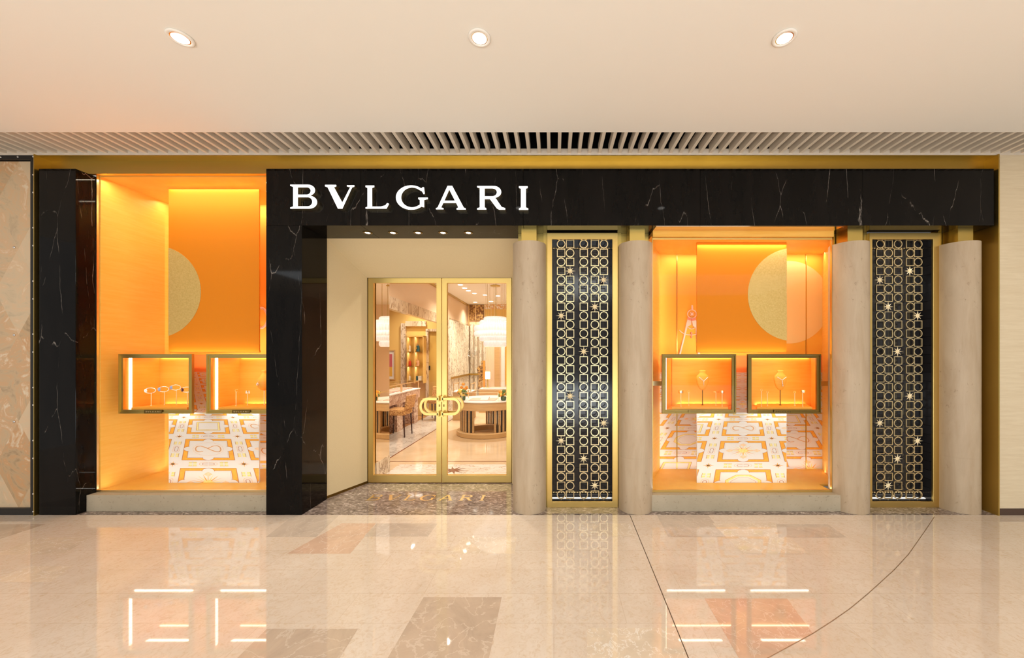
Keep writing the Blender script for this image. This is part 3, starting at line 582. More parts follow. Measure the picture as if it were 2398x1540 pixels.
# ================================================================== DISPLAY WINDOWS
GY = 4.08; KS = 0.48; YB = 4.85; ZF = 0.19
def clip(poly, x0, x1, y0, y1):
    for ax, val, sgn in ((0, x0, 1), (0, x1, -1), (1, y0, 1), (1, y1, -1)):
        out = []
        for i in range(len(poly)):
            p, q = poly[i - 1], poly[i]; dp, dq = sgn * (p[ax] - val), sgn * (q[ax] - val)
            if dp >= 0: out.append(p)
            if (dp > 0 and dq < 0) or (dp < 0 and dq > 0):
                s_ = dp / (dp - dq); out.append((p[0] + (q[0] - p[0]) * s_, p[1] + (q[1] - p[1]) * s_))
        poly = out
        if len(poly) < 3: return []
    return poly
INK = ['paper', 'ink_orange', 'ink_yellow', 'ink_line', 'ink_pale']
def print_floor(b, rect, Y, cx, hy, pitch, v0, dv, mo, seed=0):
    """drawn perspective of a tiled floor, laid on a flat panel (material slots start at mo)"""
    x0, x1, y0, y1 = rect
    def put(pts, mi, layer):
        q = []
        for a, c in pts:
            v = v0 + c * dv
            if v < 0.0021: v = 0.0021
            q.append((cx + a * pitch / v, hy + 1 / v))
        q = clip(q, x0, x1, y0, y1)
        if len(q) >= 3:
            b.face([P(x, y, Y) + Vector((0, -.0006 * layer, 0)) for x, y in q], mo + mi)
    def loop_line(pts, w, mi, layer, closed=True):
        n = len(pts)
        for i in range(n if closed else n - 1):
            (ax, ay), (bx, by) = pts[i], pts[(i + 1) % n]; d = math.hypot(bx - ax, by - ay) or 1; nx, ny = -(by - ay) / d * w / 2, (bx - ax) / d * w / 2
            put([(ax - nx, ay - ny), (ax + nx, ay + ny), (bx + nx, by + ny), (bx - nx, by - ny)], mi, layer)
    def band(cx_, cy_, o, i, mi, layer):
        put([(cx_ - o, cy_ - o), (cx_ + o, cy_ - o), (cx_ + o, cy_ - i), (cx_ - o, cy_ - i)], mi, layer); put([(cx_ - o, cy_ + i), (cx_ + o, cy_ + i), (cx_ + o, cy_ + o), (cx_ - o, cy_ + o)], mi, layer)
        put([(cx_ - o, cy_ - i), (cx_ - i, cy_ - i), (cx_ - i, cy_ + i), (cx_ - o, cy_ + i)], mi, layer); put([(cx_ + i, cy_ - i), (cx_ + o, cy_ - i), (cx_ + o, cy_ + i), (cx_ + i, cy_ + i)], mi, layer)
    jmax = 9
    for i in range(-3, 4):
        for j in range(-2, jmax):
            A, B = i, j + .5
            band(A, B, .378, .314, 1, 1); sq = lambda h: [(A - h, B - h), (A + h, B - h), (A + h, B + h), (A - h, B + h)]
            loop_line(sq(.381), .008, 3, 2); loop_line(sq(.312), .007, 3, 2)
            for dx, dy in ((0, 1), (0, -1), (1, 0), (-1, 0)):      # half-round notches in the tile border
                c0 = (A + dx * .30, B + dy * .30); ar = [(c0[0] + .085 * math.cos(2 * PI * q / 14), c0[1] + .085 * math.sin(2 * PI * q / 14)) for q in range(14)]
                put(ar, 0, 3); loop_line([p for p in ar if abs(p[0] - A) > .31 or abs(p[1] - B) > .31] if False else ar, .006, 3, 3.5)
            put(sq(.295), 0, 4); k = (i * 3 + j + seed) % 4
            if k == 0: band(A, B, .215, .185, 2, 5); loop_line(sq(.217), .007, 3, 5.5); loop_line(sq(.18), .004, 3, 5.5)
            elif k == 1:
                oc = [(A + .25 * math.cos(PI / 8 + q * PI / 4), B + .25 * math.sin(PI / 8 + q * PI / 4)) for q in range(8)]; put(oc, 2, 5)
                put([(A + (x - A) * .82, B + (y - B) * .82) for x, y in oc], 0, 5.5); loop_line(oc, .008, 1, 6); loop_line([(A + (x - A) * .7, B + (y - B) * .7) for x, y in oc], .004, 3, 6)
            elif k == 2:
                for q in range(20):
                    an = 2 * PI * q / 20; rr = .28 if q % 5 == 0 else .23
                    put([(A + .03 * math.cos(an - .4), B + .03 * math.sin(an - .4)), (A + rr * math.cos(an), B + rr * math.sin(an)), (A + .03 * math.cos(an + .4), B + .03 * math.sin(an + .4))], (1, 2, 4)[q % 3], 5)
                for q in range(4):
                    an = q * PI / 2; ca, sa = A + .22 * math.cos(an), B + .22 * math.sin(an); put([(ca - .06, sa), (ca, sa - .06), (ca + .06, sa), (ca, sa + .06)], 4, 5.2)
                put([(A + .07 * math.cos(q * PI / 4), B + .07 * math.sin(q * PI / 4)) for q in range(8)], 2, 5.6)
            else:
                pts = [(A + .20 * math.sin(q * .42), B + .13 * math.sin(q * .84) + .02 * math.cos(q)) for q in range(15)]; loop_line(pts, .030, 4, 5, False); loop_line(pts, .007, 3, 5.6, False)
                loop_line([(A + .24 * math.cos(q * PI / 8), B + .24 * math.sin(q * PI / 8)) for q in range(16)], .006, 4, 5)
            # lanes: link chain in the middle and small ladders both sides
            for hor in (0, 1):
                T = (lambda a, c: (i + a, j + c)) if hor else (lambda a, c: (i + .5 + c, j + .5 + a))
                for s_ in (-1, 1):
                    put([T(s_ * .22 - .055, -.055), T(s_ * .22 + .055, -.055), T(s_ * .22 + .055, -.012), T(s_ * .22 - .055, -.012)], 2, 1); put([T(s_ * .22 - .055, .012), T(s_ * .22 + .055, .012), T(s_ * .22 + .055, .055), T(s_ * .22 - .055, .055)], 2, 1)
                    put([T(s_ * .22 - .008, -.06), T(s_ * .22 + .008, -.06), T(s_ * .22 + .008, .06), T(s_ * .22 - .008, .06)], 0, 2)
                    for e in (-.057, .057): loop_line([T(s_ * .22 - .06, e), T(s_ * .22 + .06, e)], .005, 3, 2, False)
                cap = [T(.07 * (1 if math.cos(q * PI / 8) > 0 else -1) + .055 * math.cos(q * PI / 8), .052 * math.sin(q * PI / 8)) for q in range(16)]
                loop_line(cap, .008, 4, 1); cap2 = [T(.055 * (1 if math.cos(q * PI / 8) > 0 else -1) + .03 * math.cos(q * PI / 8), .026 * math.sin(q * PI / 8)) for q in range(16)]; loop_line(cap2, .008, 3, 1)
                put([T(-.006, -.06), T(.006, -.06), T(.006, .06), T(-.006, .06)], 0, 2)
            SA, SB = i + .5, j
            for q in range(8):
                an = q * PI / 4; put([(SA + .012 * math.cos(an - 1.2), SB + .012 * math.sin(an - 1.2)), (SA + (.085 if q % 2 == 0 else .06) * math.cos(an), SB + (.085 if q % 2 == 0 else .06) * math.sin(an)), (SA + .012 * math.cos(an + 1.2), SB + .012 * math.sin(an + 1.2))], (1, 3)[q % 2], 2)
    return b
PRINTM = [M[k] for k in INK]

def disc_clip(cx, cy, r, rect, Y, dy):
    pts = [(cx + r * math.cos(2 * PI * q / 72), cy + r * math.sin(2 * PI * q / 72)) for q in range(72)]
    pts = clip(pts, *rect); f = [P(x, y, Y) for x, y in pts]
    return [(p.x, p.z) for p in f]

def niche(side, XL0, XR0, ztop, zstrip, label):
    """orange lined window recess; right one is set askew in plan"""
    k = KS if side == 'right' else 0.0
    sh = lambda x, Y: x + k * (Y - YB)
    t = thing('display_niche', label, 'display recess', ((XL0 + XR0) / 2, 4.5, ZF))
    def wall(xa, th):
        b = MB(); y0, y1 = (4.27 if side == 'right' else 4.10), YB + .02
        b.hexa([(sh(xa, y0), y0, ZF - .02), (sh(xa + th, y0), y0, ZF - .02), (sh(xa + th, y1), y1, ZF - .02), (sh(xa, y1), y1, ZF - .02),
                (sh(xa, y0), y0, ztop + .04), (sh(xa + th, y0), y0, ztop + .04), (sh(xa + th, y1), y1, ztop + .04), (sh(xa, y1), y1, ztop + .04)])
        return b
    wall(XL0, -.018).build('side_panel', M['orange_wood'], t); wall(XR0, .02).build('side_panel', M['orange_wood'], t)
    ya = 4.27 if side == 'right' else 4.10
    b = MB(); b.prism_z([(sh(XL0, ya), ya), (sh(XR0, ya), ya), (XR0, YB), (XL0, YB)], ZF - .02, ZF)
    if side == 'right': b.box(1.07, 3.015, 4.10, 4.27, ZF - .02, ZF)
    b.build('base_panel', M['orange_wood'], t)
    b = MB(); b.prism_z([(sh(XL0, ya), ya), (sh(XR0, ya), ya), (XR0, YB), (XL0, YB)], ztop, ztop + .04)
    if side == 'right': b.box(1.07, 3.015, 4.10, 4.27, ztop, ztop + .04)
    b.build('top_panel', M['orange_wood'], t)
    b = MB(); b.box(XL0, XR0, YB, YB + .02, zstrip + .22, ztop, 0); b.box(XL0, XR0, YB, YB + .02, zstrip, zstrip + .22, 1); b.build('back_panel', [M['orange_back'], M['salmon']], t)
    return t
# ---- tall left window
NLx0, NLx1 = -4.944, FX0 - .022
tl = niche('left', NLx0, NLx1, 3.60, PZ(870, YB), 'tall orange lined recess of the left display window')
b = MB(); b.box(NLx0, NLx1, YB, YB + .02, ZF, PZ(870, YB), 0); print_floor(b, (PX(0, 1) * 0 + 380, 690, 870, 1099), YB, 487.6, 735, .49, 1 / 290., .00066, 0, 1); tag(b.build('printed_back', PRINTM, tl), 'white back panel printed with an orange tile drawing')
# ---- right window
NRx0, NRx1 = PX(1545, YB), PX(1925.5, YB)
tr = niche('right', NRx0, NRx1, 2.960, PZ(872, YB), 'orange lined recess of the lower display window between columns')
b = MB(); b.box(NRx0, NRx1, YB, YB + .02, ZF, PZ(872, YB), 0); print_floor(b, (1545, 1925.5, 873, 1098), YB, 1738.7, 735, .439, .003745, .000666, 0, 1); tag(b.build('printed_back', PRINTM, tr), 'white back panel printed with an orange tile drawing')
pts = disc_clip(1847, 707.5, 96.5, (1750, 1925, 590, 820), YB, 0)
b = MB(); b.prism_y(pts, YB - .006, YB - .0002); b.build('gold_disc', M['disc_pale'], tr)
for x in (1585, 1887):
    b = MB(); b.box(PX(x, YB) - .006, PX(x, YB) + .006, YB - .008, YB, ZF, 2.958); b.build('brass_mullion', M['brass'], tr)
pts = disc_clip(363 + 5, 683, 97, (300, 610, 500, 900), YB, 0)

def hanging(x0, x1, ytop, disc, Y, label, cx, hy, pitch, v0, dv, seed, zlow, lab2):
    X0, X1 = PX(x0, Y), PX(x1, Y); zt = PZ(ytop, Y); zb = PZ(825, Y)
    t = thing('hanging_panel', label, 'panel', ((X0 + X1) / 2, Y, zb))
    b = MB(); n = 6; prof = [(Y, zt), (Y, zb + .02), (Y + .006, zb + .005), (Y + .02, zb), (Y + .02, zb + .02), (Y + .014, zb + .03), (Y + .014, zt)]
    b.raw([(X0, y, z) for y, z in prof] + [(X1, y, z) for y, z in prof], [tuple(range(7)), tuple(range(13, 6, -1))] + [(i, (i + 1) % 7, 7 + (i + 1) % 7, 7 + i) for i in range(7)]); b.build('fabric_sheet', M['orange_panel'], t)
    b = MB(); b.prism_y(disc_clip(*disc, (x0, x1, 500, 824), Y, 0), Y - .004, Y - .0003); b.build('gold_disc', M['gold_disc'], t)
    # printed lower sheet
    zl = PZ(968, 4.18) - .012
    t2 = thing('printed_panel', lab2, 'panel', ((X0 + X1) / 2, Y, ZF))
    b = MB(); b.box(X0, X1, Y, Y + .014, ZF, zl, 0); print_floor(b, (x0 + .5, x1 - .5, 833 + (H - zl) / Y * F, 1129.5), Y, cx, hy, pitch, v0, dv, 0, seed); b.build('printed_sheet', PRINTM, t2)
hanging(395, 607, 443, (363, 683, 108), 4.33, 'tall orange hanging panel with half gold disc, left window', 488, 735, .4746, .002849, .000644, 3, 0, 'white floor-to-case panel printed with orange tiles, tall left window')
hanging(1632, 1842, 567, (1860, 689.5, 109), 4.33, 'orange hanging panel with half gold disc, lower right window', 1740, 730, .453, .002782, .000597, 2, 0, 'white panel printed with orange tiles, lower window between columns')

# glass and brass frames
def shopglass(name, X0, X1, z0, z1, lab, ztopglass):
    t = thing(name, lab, None, ((X0 + X1) / 2, GY, z0)); t['kind'] = S
    b = MB(); b.box(X0 + .004, X1 - .004, GY, GY + .008, z0 + .02, ztopglass - .02); b.build('pane', M['glass'], t)
    b = MB(); o_ = [(X0, z0), (X1, z0), (X1, ztopglass), (X0, ztopglass)]; i_ = [(X0 + .006, z0 + .022), (X1 - .006, z0 + .022), (X1 - .006, ztopglass - .02), (X0 + .006, ztopglass - .02)]
    b.ring_y(o_, i_, GY - .006, GY + .018); b.build('frame', M['brass_pale'] if name == 'window_1' else M['brass_door'], t); return t
shopglass('window_1', PX1 + .002, FX0 - .003, 0.173, 3.64, 'glass front of the tall left display window', 3.64)
shopglass('window_2', 1.068, 3.018, 0.173, 2.93, 'glass front of the lower display window between columns', 2.93)
b = MB(); b.box(PX1 + .001, FX0 - .001, 4.06, 4.33, 3.645, 3.72); tag(b.build('trim_9', M['orange_wood']), 'orange brass lintel over the tall left window', kind=S)
b = MB(); b.box(1.068, 3.018, 4.05, 4.098, 2.935, HZ0 - .002); tag(b.build('trim_10', M['orange_wood']), 'lintel over the lower window, orange reflection put into its colour', kind=S)  # orange veneer colour stands in for the reflected window interior
# stone sills
b = MB(); b.box(PX1 + .001, FX0 - .001, 3.989, 4.10, 0, 0.172); bevel(tag(b.build('stone_sill', M['sill'], at=(-4, 4.04, 0)), 'beige stone sill under the tall left window', 'sill'), .003, 2)
b = MB(); b.box(cols[1][0] + .12, cols[2][0] - .12, 3.989, 4.10, 0, 0.172)
bevel(tag(b.build('stone_sill', M['sill'], at=(2, 4.04, 0)), 'beige stone sill between two columns under the lower window', 'sill'), .003, 2)
b = MB(); b.box(PX1 + .001, FX0 - .001, 4.101, 4.9, 0, ZF - .021); tag(b.build('trim_11', M['sill']), 'plinth under the tall left window', kind=S)
b = MB(); b.box(1.07, 3.015, 4.101, 4.9, 0, ZF - .021); tag(b.build('trim_12', M['sill']), 'plinth under the lower window', kind=S)

# ---- display cases
CF, CB = 4.18, 4.60; ZT_, ZB_ = PZ(829, CF), PZ(968, CF)
def shx(x, Y, k): return x + k * (Y - CF)
def tx(ch, x, z, h, w):   # tiny raised lettering from the sign outlines
    out = []
    for c in ch:
        pts = LET[c]
        out.append([[(x + (px_ - 273) / (2182 - 273) * w, z - (py_ - 247) / 200 * h) for px_, py_ in lp] for lp in pts])
    return out
def case(x0, x1, k, lab, strip):
    X0, X1 = PX(x0, CF), PX(x1, CF); fw = .043
    t = thing('display_case', lab, 'display case', ((X0 + X1) / 2, CF, ZB_), 'brass jewellery cases in the display windows')
    frm = M['brass_dark'] if k else M['brass']
    b = MB()
    o_ = [(X0, ZB_), (X1, ZB_), (X1, ZT_), (X0, ZT_)]; i1 = [(X0 + .016, ZB_ + .016), (X1 - .016, ZB_ + .016), (X1 - .016, ZT_ - .016), (X0 + .016, ZT_ - .016)]
    i2 = [(X0 + fw, ZB_ + fw), (X1 - fw, ZB_ + fw), (X1 - fw, ZT_ - fw), (X0 + fw, ZT_ - fw)]
    i1b = [(X0 + .017, ZB_ + .017), (X1 - .017, ZB_ + .017), (X1 - .017, ZT_ - .017), (X0 + .017, ZT_ - .017)]
    b.ring_y(o_, i1, CF, CF + .03); b.ring_y(i1b, i2, CF + .008, CF + .03); b.build('frame', frm, t)
    def shell(e, z0, z1, th, y0, y1, mat_, nm):
        b = MB()
        a0, a1 = X0 + e, X1 - e
        def wl(xa, xb, za, zb):
            b.hexa([(shx(xa, y0, k), y0, za), (shx(xb, y0, k), y0, za), (shx(xb, y1, k), y1, za), (shx(xa, y1, k), y1, za), (shx(xa, y0, k), y0, zb), (shx(xb, y0, k), y0, zb), (shx(xb, y1, k), y1, zb), (shx(xa, y1, k), y1, zb)])
        wl(a0, a0 + th, z0, z1); wl(a1 - th, a1, z0, z1); wl(a0 + th, a1 - th, z0, z0 + th); wl(a0 + th, a1 - th, z1 - th, z1)
        b.build(nm, mat_, t)
    shell(.012, ZB_ + .012, ZT_ - .012, .008, CF + .0305, CB, M['mirror'], 'outer_shell')
    shell(.021, ZB_ + .021, ZT_ - .021, .012, CF + .0305, CB, M['orange_case'], 'lining')
    b = MB(); xa, xb = shx(X0 + .034, CB, k), shx(X1 - .034, CB, k); b.box(xa, xb, CB - .012, CB, ZB_ + .034, ZT_ - .034, 0)
    b.build('back_panel', M['orange_case'], t)
    # plinth inside
    pz = ZB_ + .034; b = MB(); ax, bx = X0 + .10, X1 - .09
    b.hexa([(shx(ax, CF + .04, k), CF + .04, pz), (shx(bx, CF + .04, k), CF + .04, pz), (shx(bx - .02, CB - .04, k), CB - .04, pz), (shx(ax + .02, CB - .04, k), CB - .04, pz),
            (shx(ax, CF + .04, k), CF + .04, pz + .03), (shx(bx, CF + .04, k), CF + .04, pz + .03), (shx(bx - .02, CB - .04, k), CB - .04, pz + .03), (shx(ax + .02, CB - .04, k), CB - .04, pz + .03)])
    b.build('plinth', M['orange_case'], t)
    # lights
    b = MB(); ys = CB - .03; b.box(shx(X0 + .05, ys, k), shx(X1 - .05, ys, k), ys, ys + .012, ZT_ - .041, ZT_ - .034); b.build('light_strip', M['led'], t)
    if strip:
        ys = CF + .075; xx = shx(X0 + .0335, ys, k); b = MB(); b.box(xx, xx + .006, ys, ys + .028, ZB_ + .04, ZT_ - .04); b.build('light_strip', M['led_white'], t)
    else:
        s_ = X0 + .0335 if x0 < 1700 else X1 - .0395
        ys = CF + .033; xx = shx(s_, ys, k); b = MB(); b.box(xx, xx + .006, ys, ys + .008, ZB_ + .04, ZT_ - .04); b.build('light_strip', M['led'], t)
    b = MB(); b.box(X0 + .08, X1 - .08, 4.27, 4.285, ZB_ + .004, ZB_ + .0118); b.build('under_light', M['led_white'], t)
    xm = (X0 + X1) / 2
    area('case_glow', (shx(xm, 4.33, k), 4.33, ZT_ - .045), (.5, .05), 1.0, AMB, rot=(R(15), 0, 0))
    area('case_back_glow', (shx(xm, 4.572, k), 4.572, ZB_ + .042), (.6, .012), .45, NEUT, rot=(R(180 - 6), 0, 0))
    area('case_underglow', (xm, 4.265, ZB_ - .004), (.66, .02), 0.4, NEUT, rot=(R(20), 0, 0))
    # nameplate with the shop name
    pw = .20; b = MB(); b.box(xm - pw / 2 - .02, xm + pw / 2 - .02, CF - .003, CF, ZB_ + .003, ZB_ + .040); pl = b.build('nameplate', M['brass_dark'], t)
    b = MB()
    for lp in tx('BVLGARI', xm - pw / 2 - .02 + .018, ZB_ + .030, .017, pw - .036):
        vs, fs = fill2d(lp, CF - .0042, CF - .003); b.raw(vs, fs)
    b.build('raised_lettering', M['brass_pale'] if strip else M['metalblack'], pl)
    if not strip: pass
    return t, X0, X1
c1 = case(277, 449, 0, 'brass display case holding bangles, left of two in tall window', True)
c2 = case(483, 655, 0, 'brass display case partly hidden by black pillar, tall window', True)
c3 = case(1551, 1724, KS, 'left brass display case with V necklace bust, lower window', False)
c4 = case(1752, 1923, KS, 'right brass display case with pendant bust, lower window', False)
# brass carrying rails fixed to the recess walls
ry = 4.40
b = MB(); b.box(1.007 + KS * (ry - 4.10) + .002, shx(c3[1] + .012, ry, KS) - .001, ry, ry + .03, PZ(903, ry), PZ(892, ry)); tag(b.build('support_rail', M['brass_pale'], at=(1.3, ry, 1.3)), 'short brass rail from left recess wall to case, lower window', 'rail')
b = MB(); b.box(shx(c4[2] - .012, ry, KS) + .001, NRx1 - KS * (YB - ry) - .002, ry, ry + .03, PZ(903, ry), PZ(892, ry)); tag(b.build('support_rail', M['brass_pale'], at=(3.2, ry, 1.3)), 'short brass rail from right recess wall to case, lower window', 'rail')
b = MB(); b.box(NLx0 + .001, c1[1] + .011, ry, ry + .03, 1.30, 1.35); tag(b.build('support_rail', M['brass_pale'], at=(-4.9, ry, 1.3)), 'short brass rail at left wall of the tall window', 'rail')

PLT = ZB_ + .064      # plinth top
def stem(name, lab, x, y, h, rise_cat='display stand', r=.004, grp=None):
    t = thing(name, lab, rise_cat, (x, y, PLT), grp)
    b = MB(); b.lathe([(r * 2, PLT), (r * 2, PLT + .005), (r, PLT + .008), (r, PLT + h)], x, y, n=10); b.build('rod', M['brass_pale'], t); return t
def bust(px_, Y, k, lab):
    x = PX(px_, Y); zn = PZ(872, Y); t = thing('necklace_bust', lab, 'bust', (x, Y, PLT), 'orange necklace busts in the display cases')
    b = MB(); b.lathe([(.012, PLT), (.012, PLT + .006), (.0055, PLT + .01), (.0055, PZ(912, Y))], x, Y, n=12); b.build('rod', M['brass_dark'], t)
    prof = [(.004, 913.5), (.026, 911.5), (.046, 906), (.062, 898), (.071, 889), (.072, 883), (.062, 879), (.042, 876), (.033, 873), (.031, 871), (.036, 868.5), (.036, 867), (.022, 866)]
    b = MB(); n = 24; v = []
    for r_, py_ in prof:
        for i in range(n):
            a = 2 * PI * i / n; yy = math.sin(a); v.append((x + r_ * math.cos(a) * 1.05, Y + r_ * .42 * yy, PZ(py_, Y)))
    f = [(q * n + i, q * n + (i + 1) % n, (q + 1) * n + (i + 1) % n, (q + 1) * n + i) for q in range(len(prof) - 1) for i in range(n)] + [tuple(range(n - 1, -1, -1)), tuple((len(prof) - 1) * n + i for i in range(n))]
    b.raw(v, f, 0, True); b.build('torso', M['orange_case'], t); return x
def vneck(x, Y, lab, v=True):
    t = thing('necklace', lab, 'necklace', (x, Y, PZ(892, Y)))
    b = MB(); pts = [(x + s_ * .050 * (1 - abs(q)), 0, 0) for s_ in (1,) for q in (0,)]
    pr = [P(0, 0, 1)]; L = []
    for q in range(13):
        a = q / 12; xx = -.052 + .104 * a; zz = PZ(882, Y) - (.052 - abs(xx)) * (.92 if v else .7); yy = Y - .034 - .004 * (1 - abs(xx) / .052)
        L.append((x + xx, yy, zz))
    b.tube(L, .0028, n=6)
    b.build('strand', M['diamond'], t)
    zc = L[6][2]; b = MB()
    if v: b.tube([(x, Y - .040, zc), (x, Y - .040, zc - .045)], .0025, n=6); b.build('drop', M['diamond'], t)
    else:
        for q in range(5): b.ball((x + .002 * q, Y - .040, zc - .012 - .014 * q), .007, 0, .8, .5, 1, 8)
        b.build('pendant', M['silver'], t)
Yb = 4.40
xb = bust(1645, Yb, KS, 'orange bust wearing the V necklace, left case of lower window'); vneck(xb, Yb, 'thin diamond V necklace on the left bust, lower window')
xb = bust(1827, Yb, KS, 'orange bust wearing the long pendant, right case of lower window'); vneck(xb, Yb, 'necklace with long silver pendant on the right bust, lower window', False)
# bust in the tall window (slim neck)
Yv = 4.42; x = PX(619, Yv); t = thing('necklace_bust', 'orange rounded bust half hidden by the black pillar, tall window', 'bust', (x, Yv, PLT), 'orange necklace busts in the display cases')
b = MB(); prof = [(.006, 914), (.035, 912), (.062, 905), (.073, 897), (.066, 888), (.042, 881), (.026, 875), (.024, 870), (.030, 867), (.01, 866)]; b.lathe([(r_, PZ(py_, Yv)) for r_, py_ in prof], x, Yv, n=24); b.build('torso', M['orange_case'], t)
b = MB(); b.lathe([(.012, PLT), (.0055, PLT + .008), (.0055, PZ(912, Yv))], x, Yv, n=12); b.build('rod', M['brass_pale'], t)
t = thing('pendant', 'small silver ring pendant on the half-hidden orange bust', 'necklace', (x - .02, Yv - .078, PZ(898, Yv))); b = MB(); b.tube([(x - .02 + .010 * math.cos(q * PI / 6), Yv - .078, PZ(898, Yv) + .013 * math.sin(q * PI / 6)) for q in range(12)], .004, n=6, closed=True); b.build('loop', M['silver'], t)
b = MB(); b.tube([(x - .02, Yv - .076, PZ(898, Yv) + .014), (x - .012, Yv - .06, PZ(889, Yv))], .0015, n=5); b.build('cord', M['silver'], t)
# bangles on rods in case 1
def bangle(px_, py_, Y, lab, face, i):
    x = PX(px_, Y); z = PZ(py_, Y); h = z - .033 - PLT
    stem('bangle_stand', 'thin brass rod holding the %s' % lab[0], x + .012, Y, h, grp='rod stands in the display cases')
    t = thing('bangle', lab[1], 'bangle', (x, Y, z))
    b = MB(); L = [(x + .042 * math.cos(q * PI / 12) * .9, Y + .025 * math.cos(q * PI / 12), z + .031 * math.sin(q * PI / 12)) for q in range(24)]; b.tube(L, .004 if i != 2 else .003, n=6, closed=True); b.build('hoop', M['silver'], t)
    b = MB(); b.ball((x - .030, Y - .022, z), .022, 0, .85, .3, 1.0, 14); b.build('dial', face, t)
bangle(352, 914, 4.36, ('first bangle from the left, tall window', 'silver bangle with pale blue face, leftmost in case, tall window'), M['diamond'], 0)
bangle(383, 911, 4.42, ('second bangle from the left, tall window', 'silver bangle with blue centre, second from left in case'), M['blue'], 1)
bangle(411, 907, 4.48, ('third bangle from the left, tall window', 'thin bangle with round blue dial, third from left in case'), M['blue'], 2)
bangle(437, 912, 4.46, ('bangle with dark gem, tall window', 'silver bangle with dark gem, rightmost in the bangle case'), M['darkgem'], 3)
# small jewels on rods
def jewel(px_, py_, Y, lab_s, lab, kind):
    x = PX(px_, Y); z = PZ(py_, Y); stem('jewel_stand', lab_s, x, Y, z - .006 - PLT, grp='rod stands in the display cases')
    if kind == 'ring':
        o = MB().tube([(x + .011 * math.cos(q * PI / 6), Y, z + .006 + .011 * math.sin(q * PI / 6)) for q in range(12)], .0028, n=6, closed=True).build('ring', M['gold'], at=(x, Y, z)); tag(o, lab, 'ring')
    elif kind == 'watch':
        t = thing('watch', lab, 'watch', (x, Y, z)); b = MB(); b.lathe([(.024, z - .016), (.026, z - .01), (.026, z + .012), (.024, z + .018)], x, Y, n=20); b.build('cuff', M['gold'], t)
        b = MB(); b.ball((x - .008, Y - .025, z), .013, 0, 1, .4, 1.1, 12); b.build('dial', M['diamond'], t)
    elif kind == 'bar':
        o = MB().tube([(x - .032, Y, z - .002), (x + .032, Y, z - .002)], .004, n=8).build('bracelet', M['gold'], at=(x, Y, z)); tag(o, lab, 'bracelet')
    elif kind == 'earrings':
        for s_ in (-1, 1):
            b = MB(); b.ball((x + s_ * .016, Y, z), .008, 0, 1, .5, 1, 8); b.ball((x + s_ * .017, Y, z - .018), .009, 0, 1, .5, 1.1, 8)
            o = b.build('earring', M['diamond'], at=(x + s_ * .016, Y, z)); tag(o, 'sparkling drop earring, %s of the pair in the tall window' % ('left' if s_ < 0 else 'right'), 'earring', 'pair of drop earrings')
        MB().box(x - .02, x + .02, Y + .003, Y + .006, z - .007, z + .004).build('crossbar', M['gold'], o)
    elif kind == 'hook':
        o = MB().tube([(x + .02 * math.cos(q * PI / 8) + .01, Y, z + .014 * math.sin(q * PI / 8) + .008) for q in range(3, 15)], .003, n=6).build('brooch', M['gold'], at=(x, Y, z)); tag(o, lab, 'brooch')
jewel(1594.5, 917, 4.27, 'rod stand under the watch at left of left case', 'gold watch with white dial, left in the left case', 'watch')
jewel(1613, 918, 4.34, 'rod stand under the ring in the left case', 'small ring on a rod left of the V necklace', 'ring')
jewel(1676.5, 917, 4.38, 'rod stand under the gold bar bracelet', 'thin gold bracelet laid across a rod, right of V necklace', 'bar')
jewel(1691, 917, 4.30, 'rod stand under the watch at right of left case', 'gold watch right of the bar bracelet in left case', 'watch')
jewel(1783, 914, 4.27, 'rod stand at far left of right case', 'gold ring with bright stone, far left of right case', 'ring')
jewel(1797, 919, 4.34, 'short rod stand left of the pendant bust', 'small ring just left of the pendant bust', 'ring')
jewel(1861, 919, 4.36, 'short rod stand right of the pendant bust', 'small ring just right of the pendant bust', 'ring')
jewel(1879.5, 916, 4.28, 'rod stand at far right of right case', 'gold watch at far right of right case', 'watch')
jewel(553, 916, 4.34, 'rod stand under the gold brooch, tall window', 'curled gold brooch on a rod in the tall window', 'hook')
jewel(580, 916, 4.40, 'rod stand under the drop earrings, tall window', '', 'earrings')

# ---- pink compass cut-out on the back of the right window
Yc = YB - .012; cth = .008
def W(x, y): return (PX(x, Yc), PZ(y, Yc))
def zc(x, y): return (1560 + x / 11., 700 + y / 11.)
t = thing('compass_cutout', 'pink and white cut-out of a drafting compass on orange wall', 'cut-out', (PX(1620, Yc), Yc, PZ(829, Yc)))
def poly(pts, nm, mt, y0=Yc - cth, y1=Yc + .0115):
    b = MB(); b.prism_y([W(*zc(x, y)) for x, y in pts], y0, y1); return b.build(nm, mt, t)
def ln(pts, w, nm, mt):
    b = MB(); q = [W(*zc(x, y)) for x, y in pts]; b.tube([(x, Yc, z) for x, z in q], w, n=6); return b.build(nm, mt, t)
ln([(665 + 113 * math.cos(q * PI / 12), 385 + 108 * math.sin(q * PI / 12)) for q in range(25)], .006, 'ring', M['pinkwhite'])
b = MB(); cx_, cz_ = W(*zc(665, 385)); n = 16; pp = [((.040 if i % 2 == 0 else .012) * math.cos(PI * 2 * i / n), (.040 if i % 2 == 0 else .012) * math.sin(PI * 2 * i / n)) for i in range(n)]
b.prism_y([(cx_ + a, cz_ + c_) for a, c_ in pp], Yc - .004, Yc + .004); b.build('star', M['pinkwhite'], t)
poly([(650, 205), (690, 205), (688, 285), (655, 285)], 'knob', M['pinkwhite']); b = MB(); x_, z_ = W(*zc(670, 180)); b.ball((x_, Yc, z_), .012); b.build('knob_tip', M['pinkwhite'], t)
poly([(560, 470), (640, 515), (640, 660), (570, 700), (510, 660)], 'hinge_plate', M['pinkwhite']); poly([(650, 515), (750, 480), (795, 660), (800, 740), (740, 730), (690, 690)], 'hinge_plate', M['pinkwhite'])
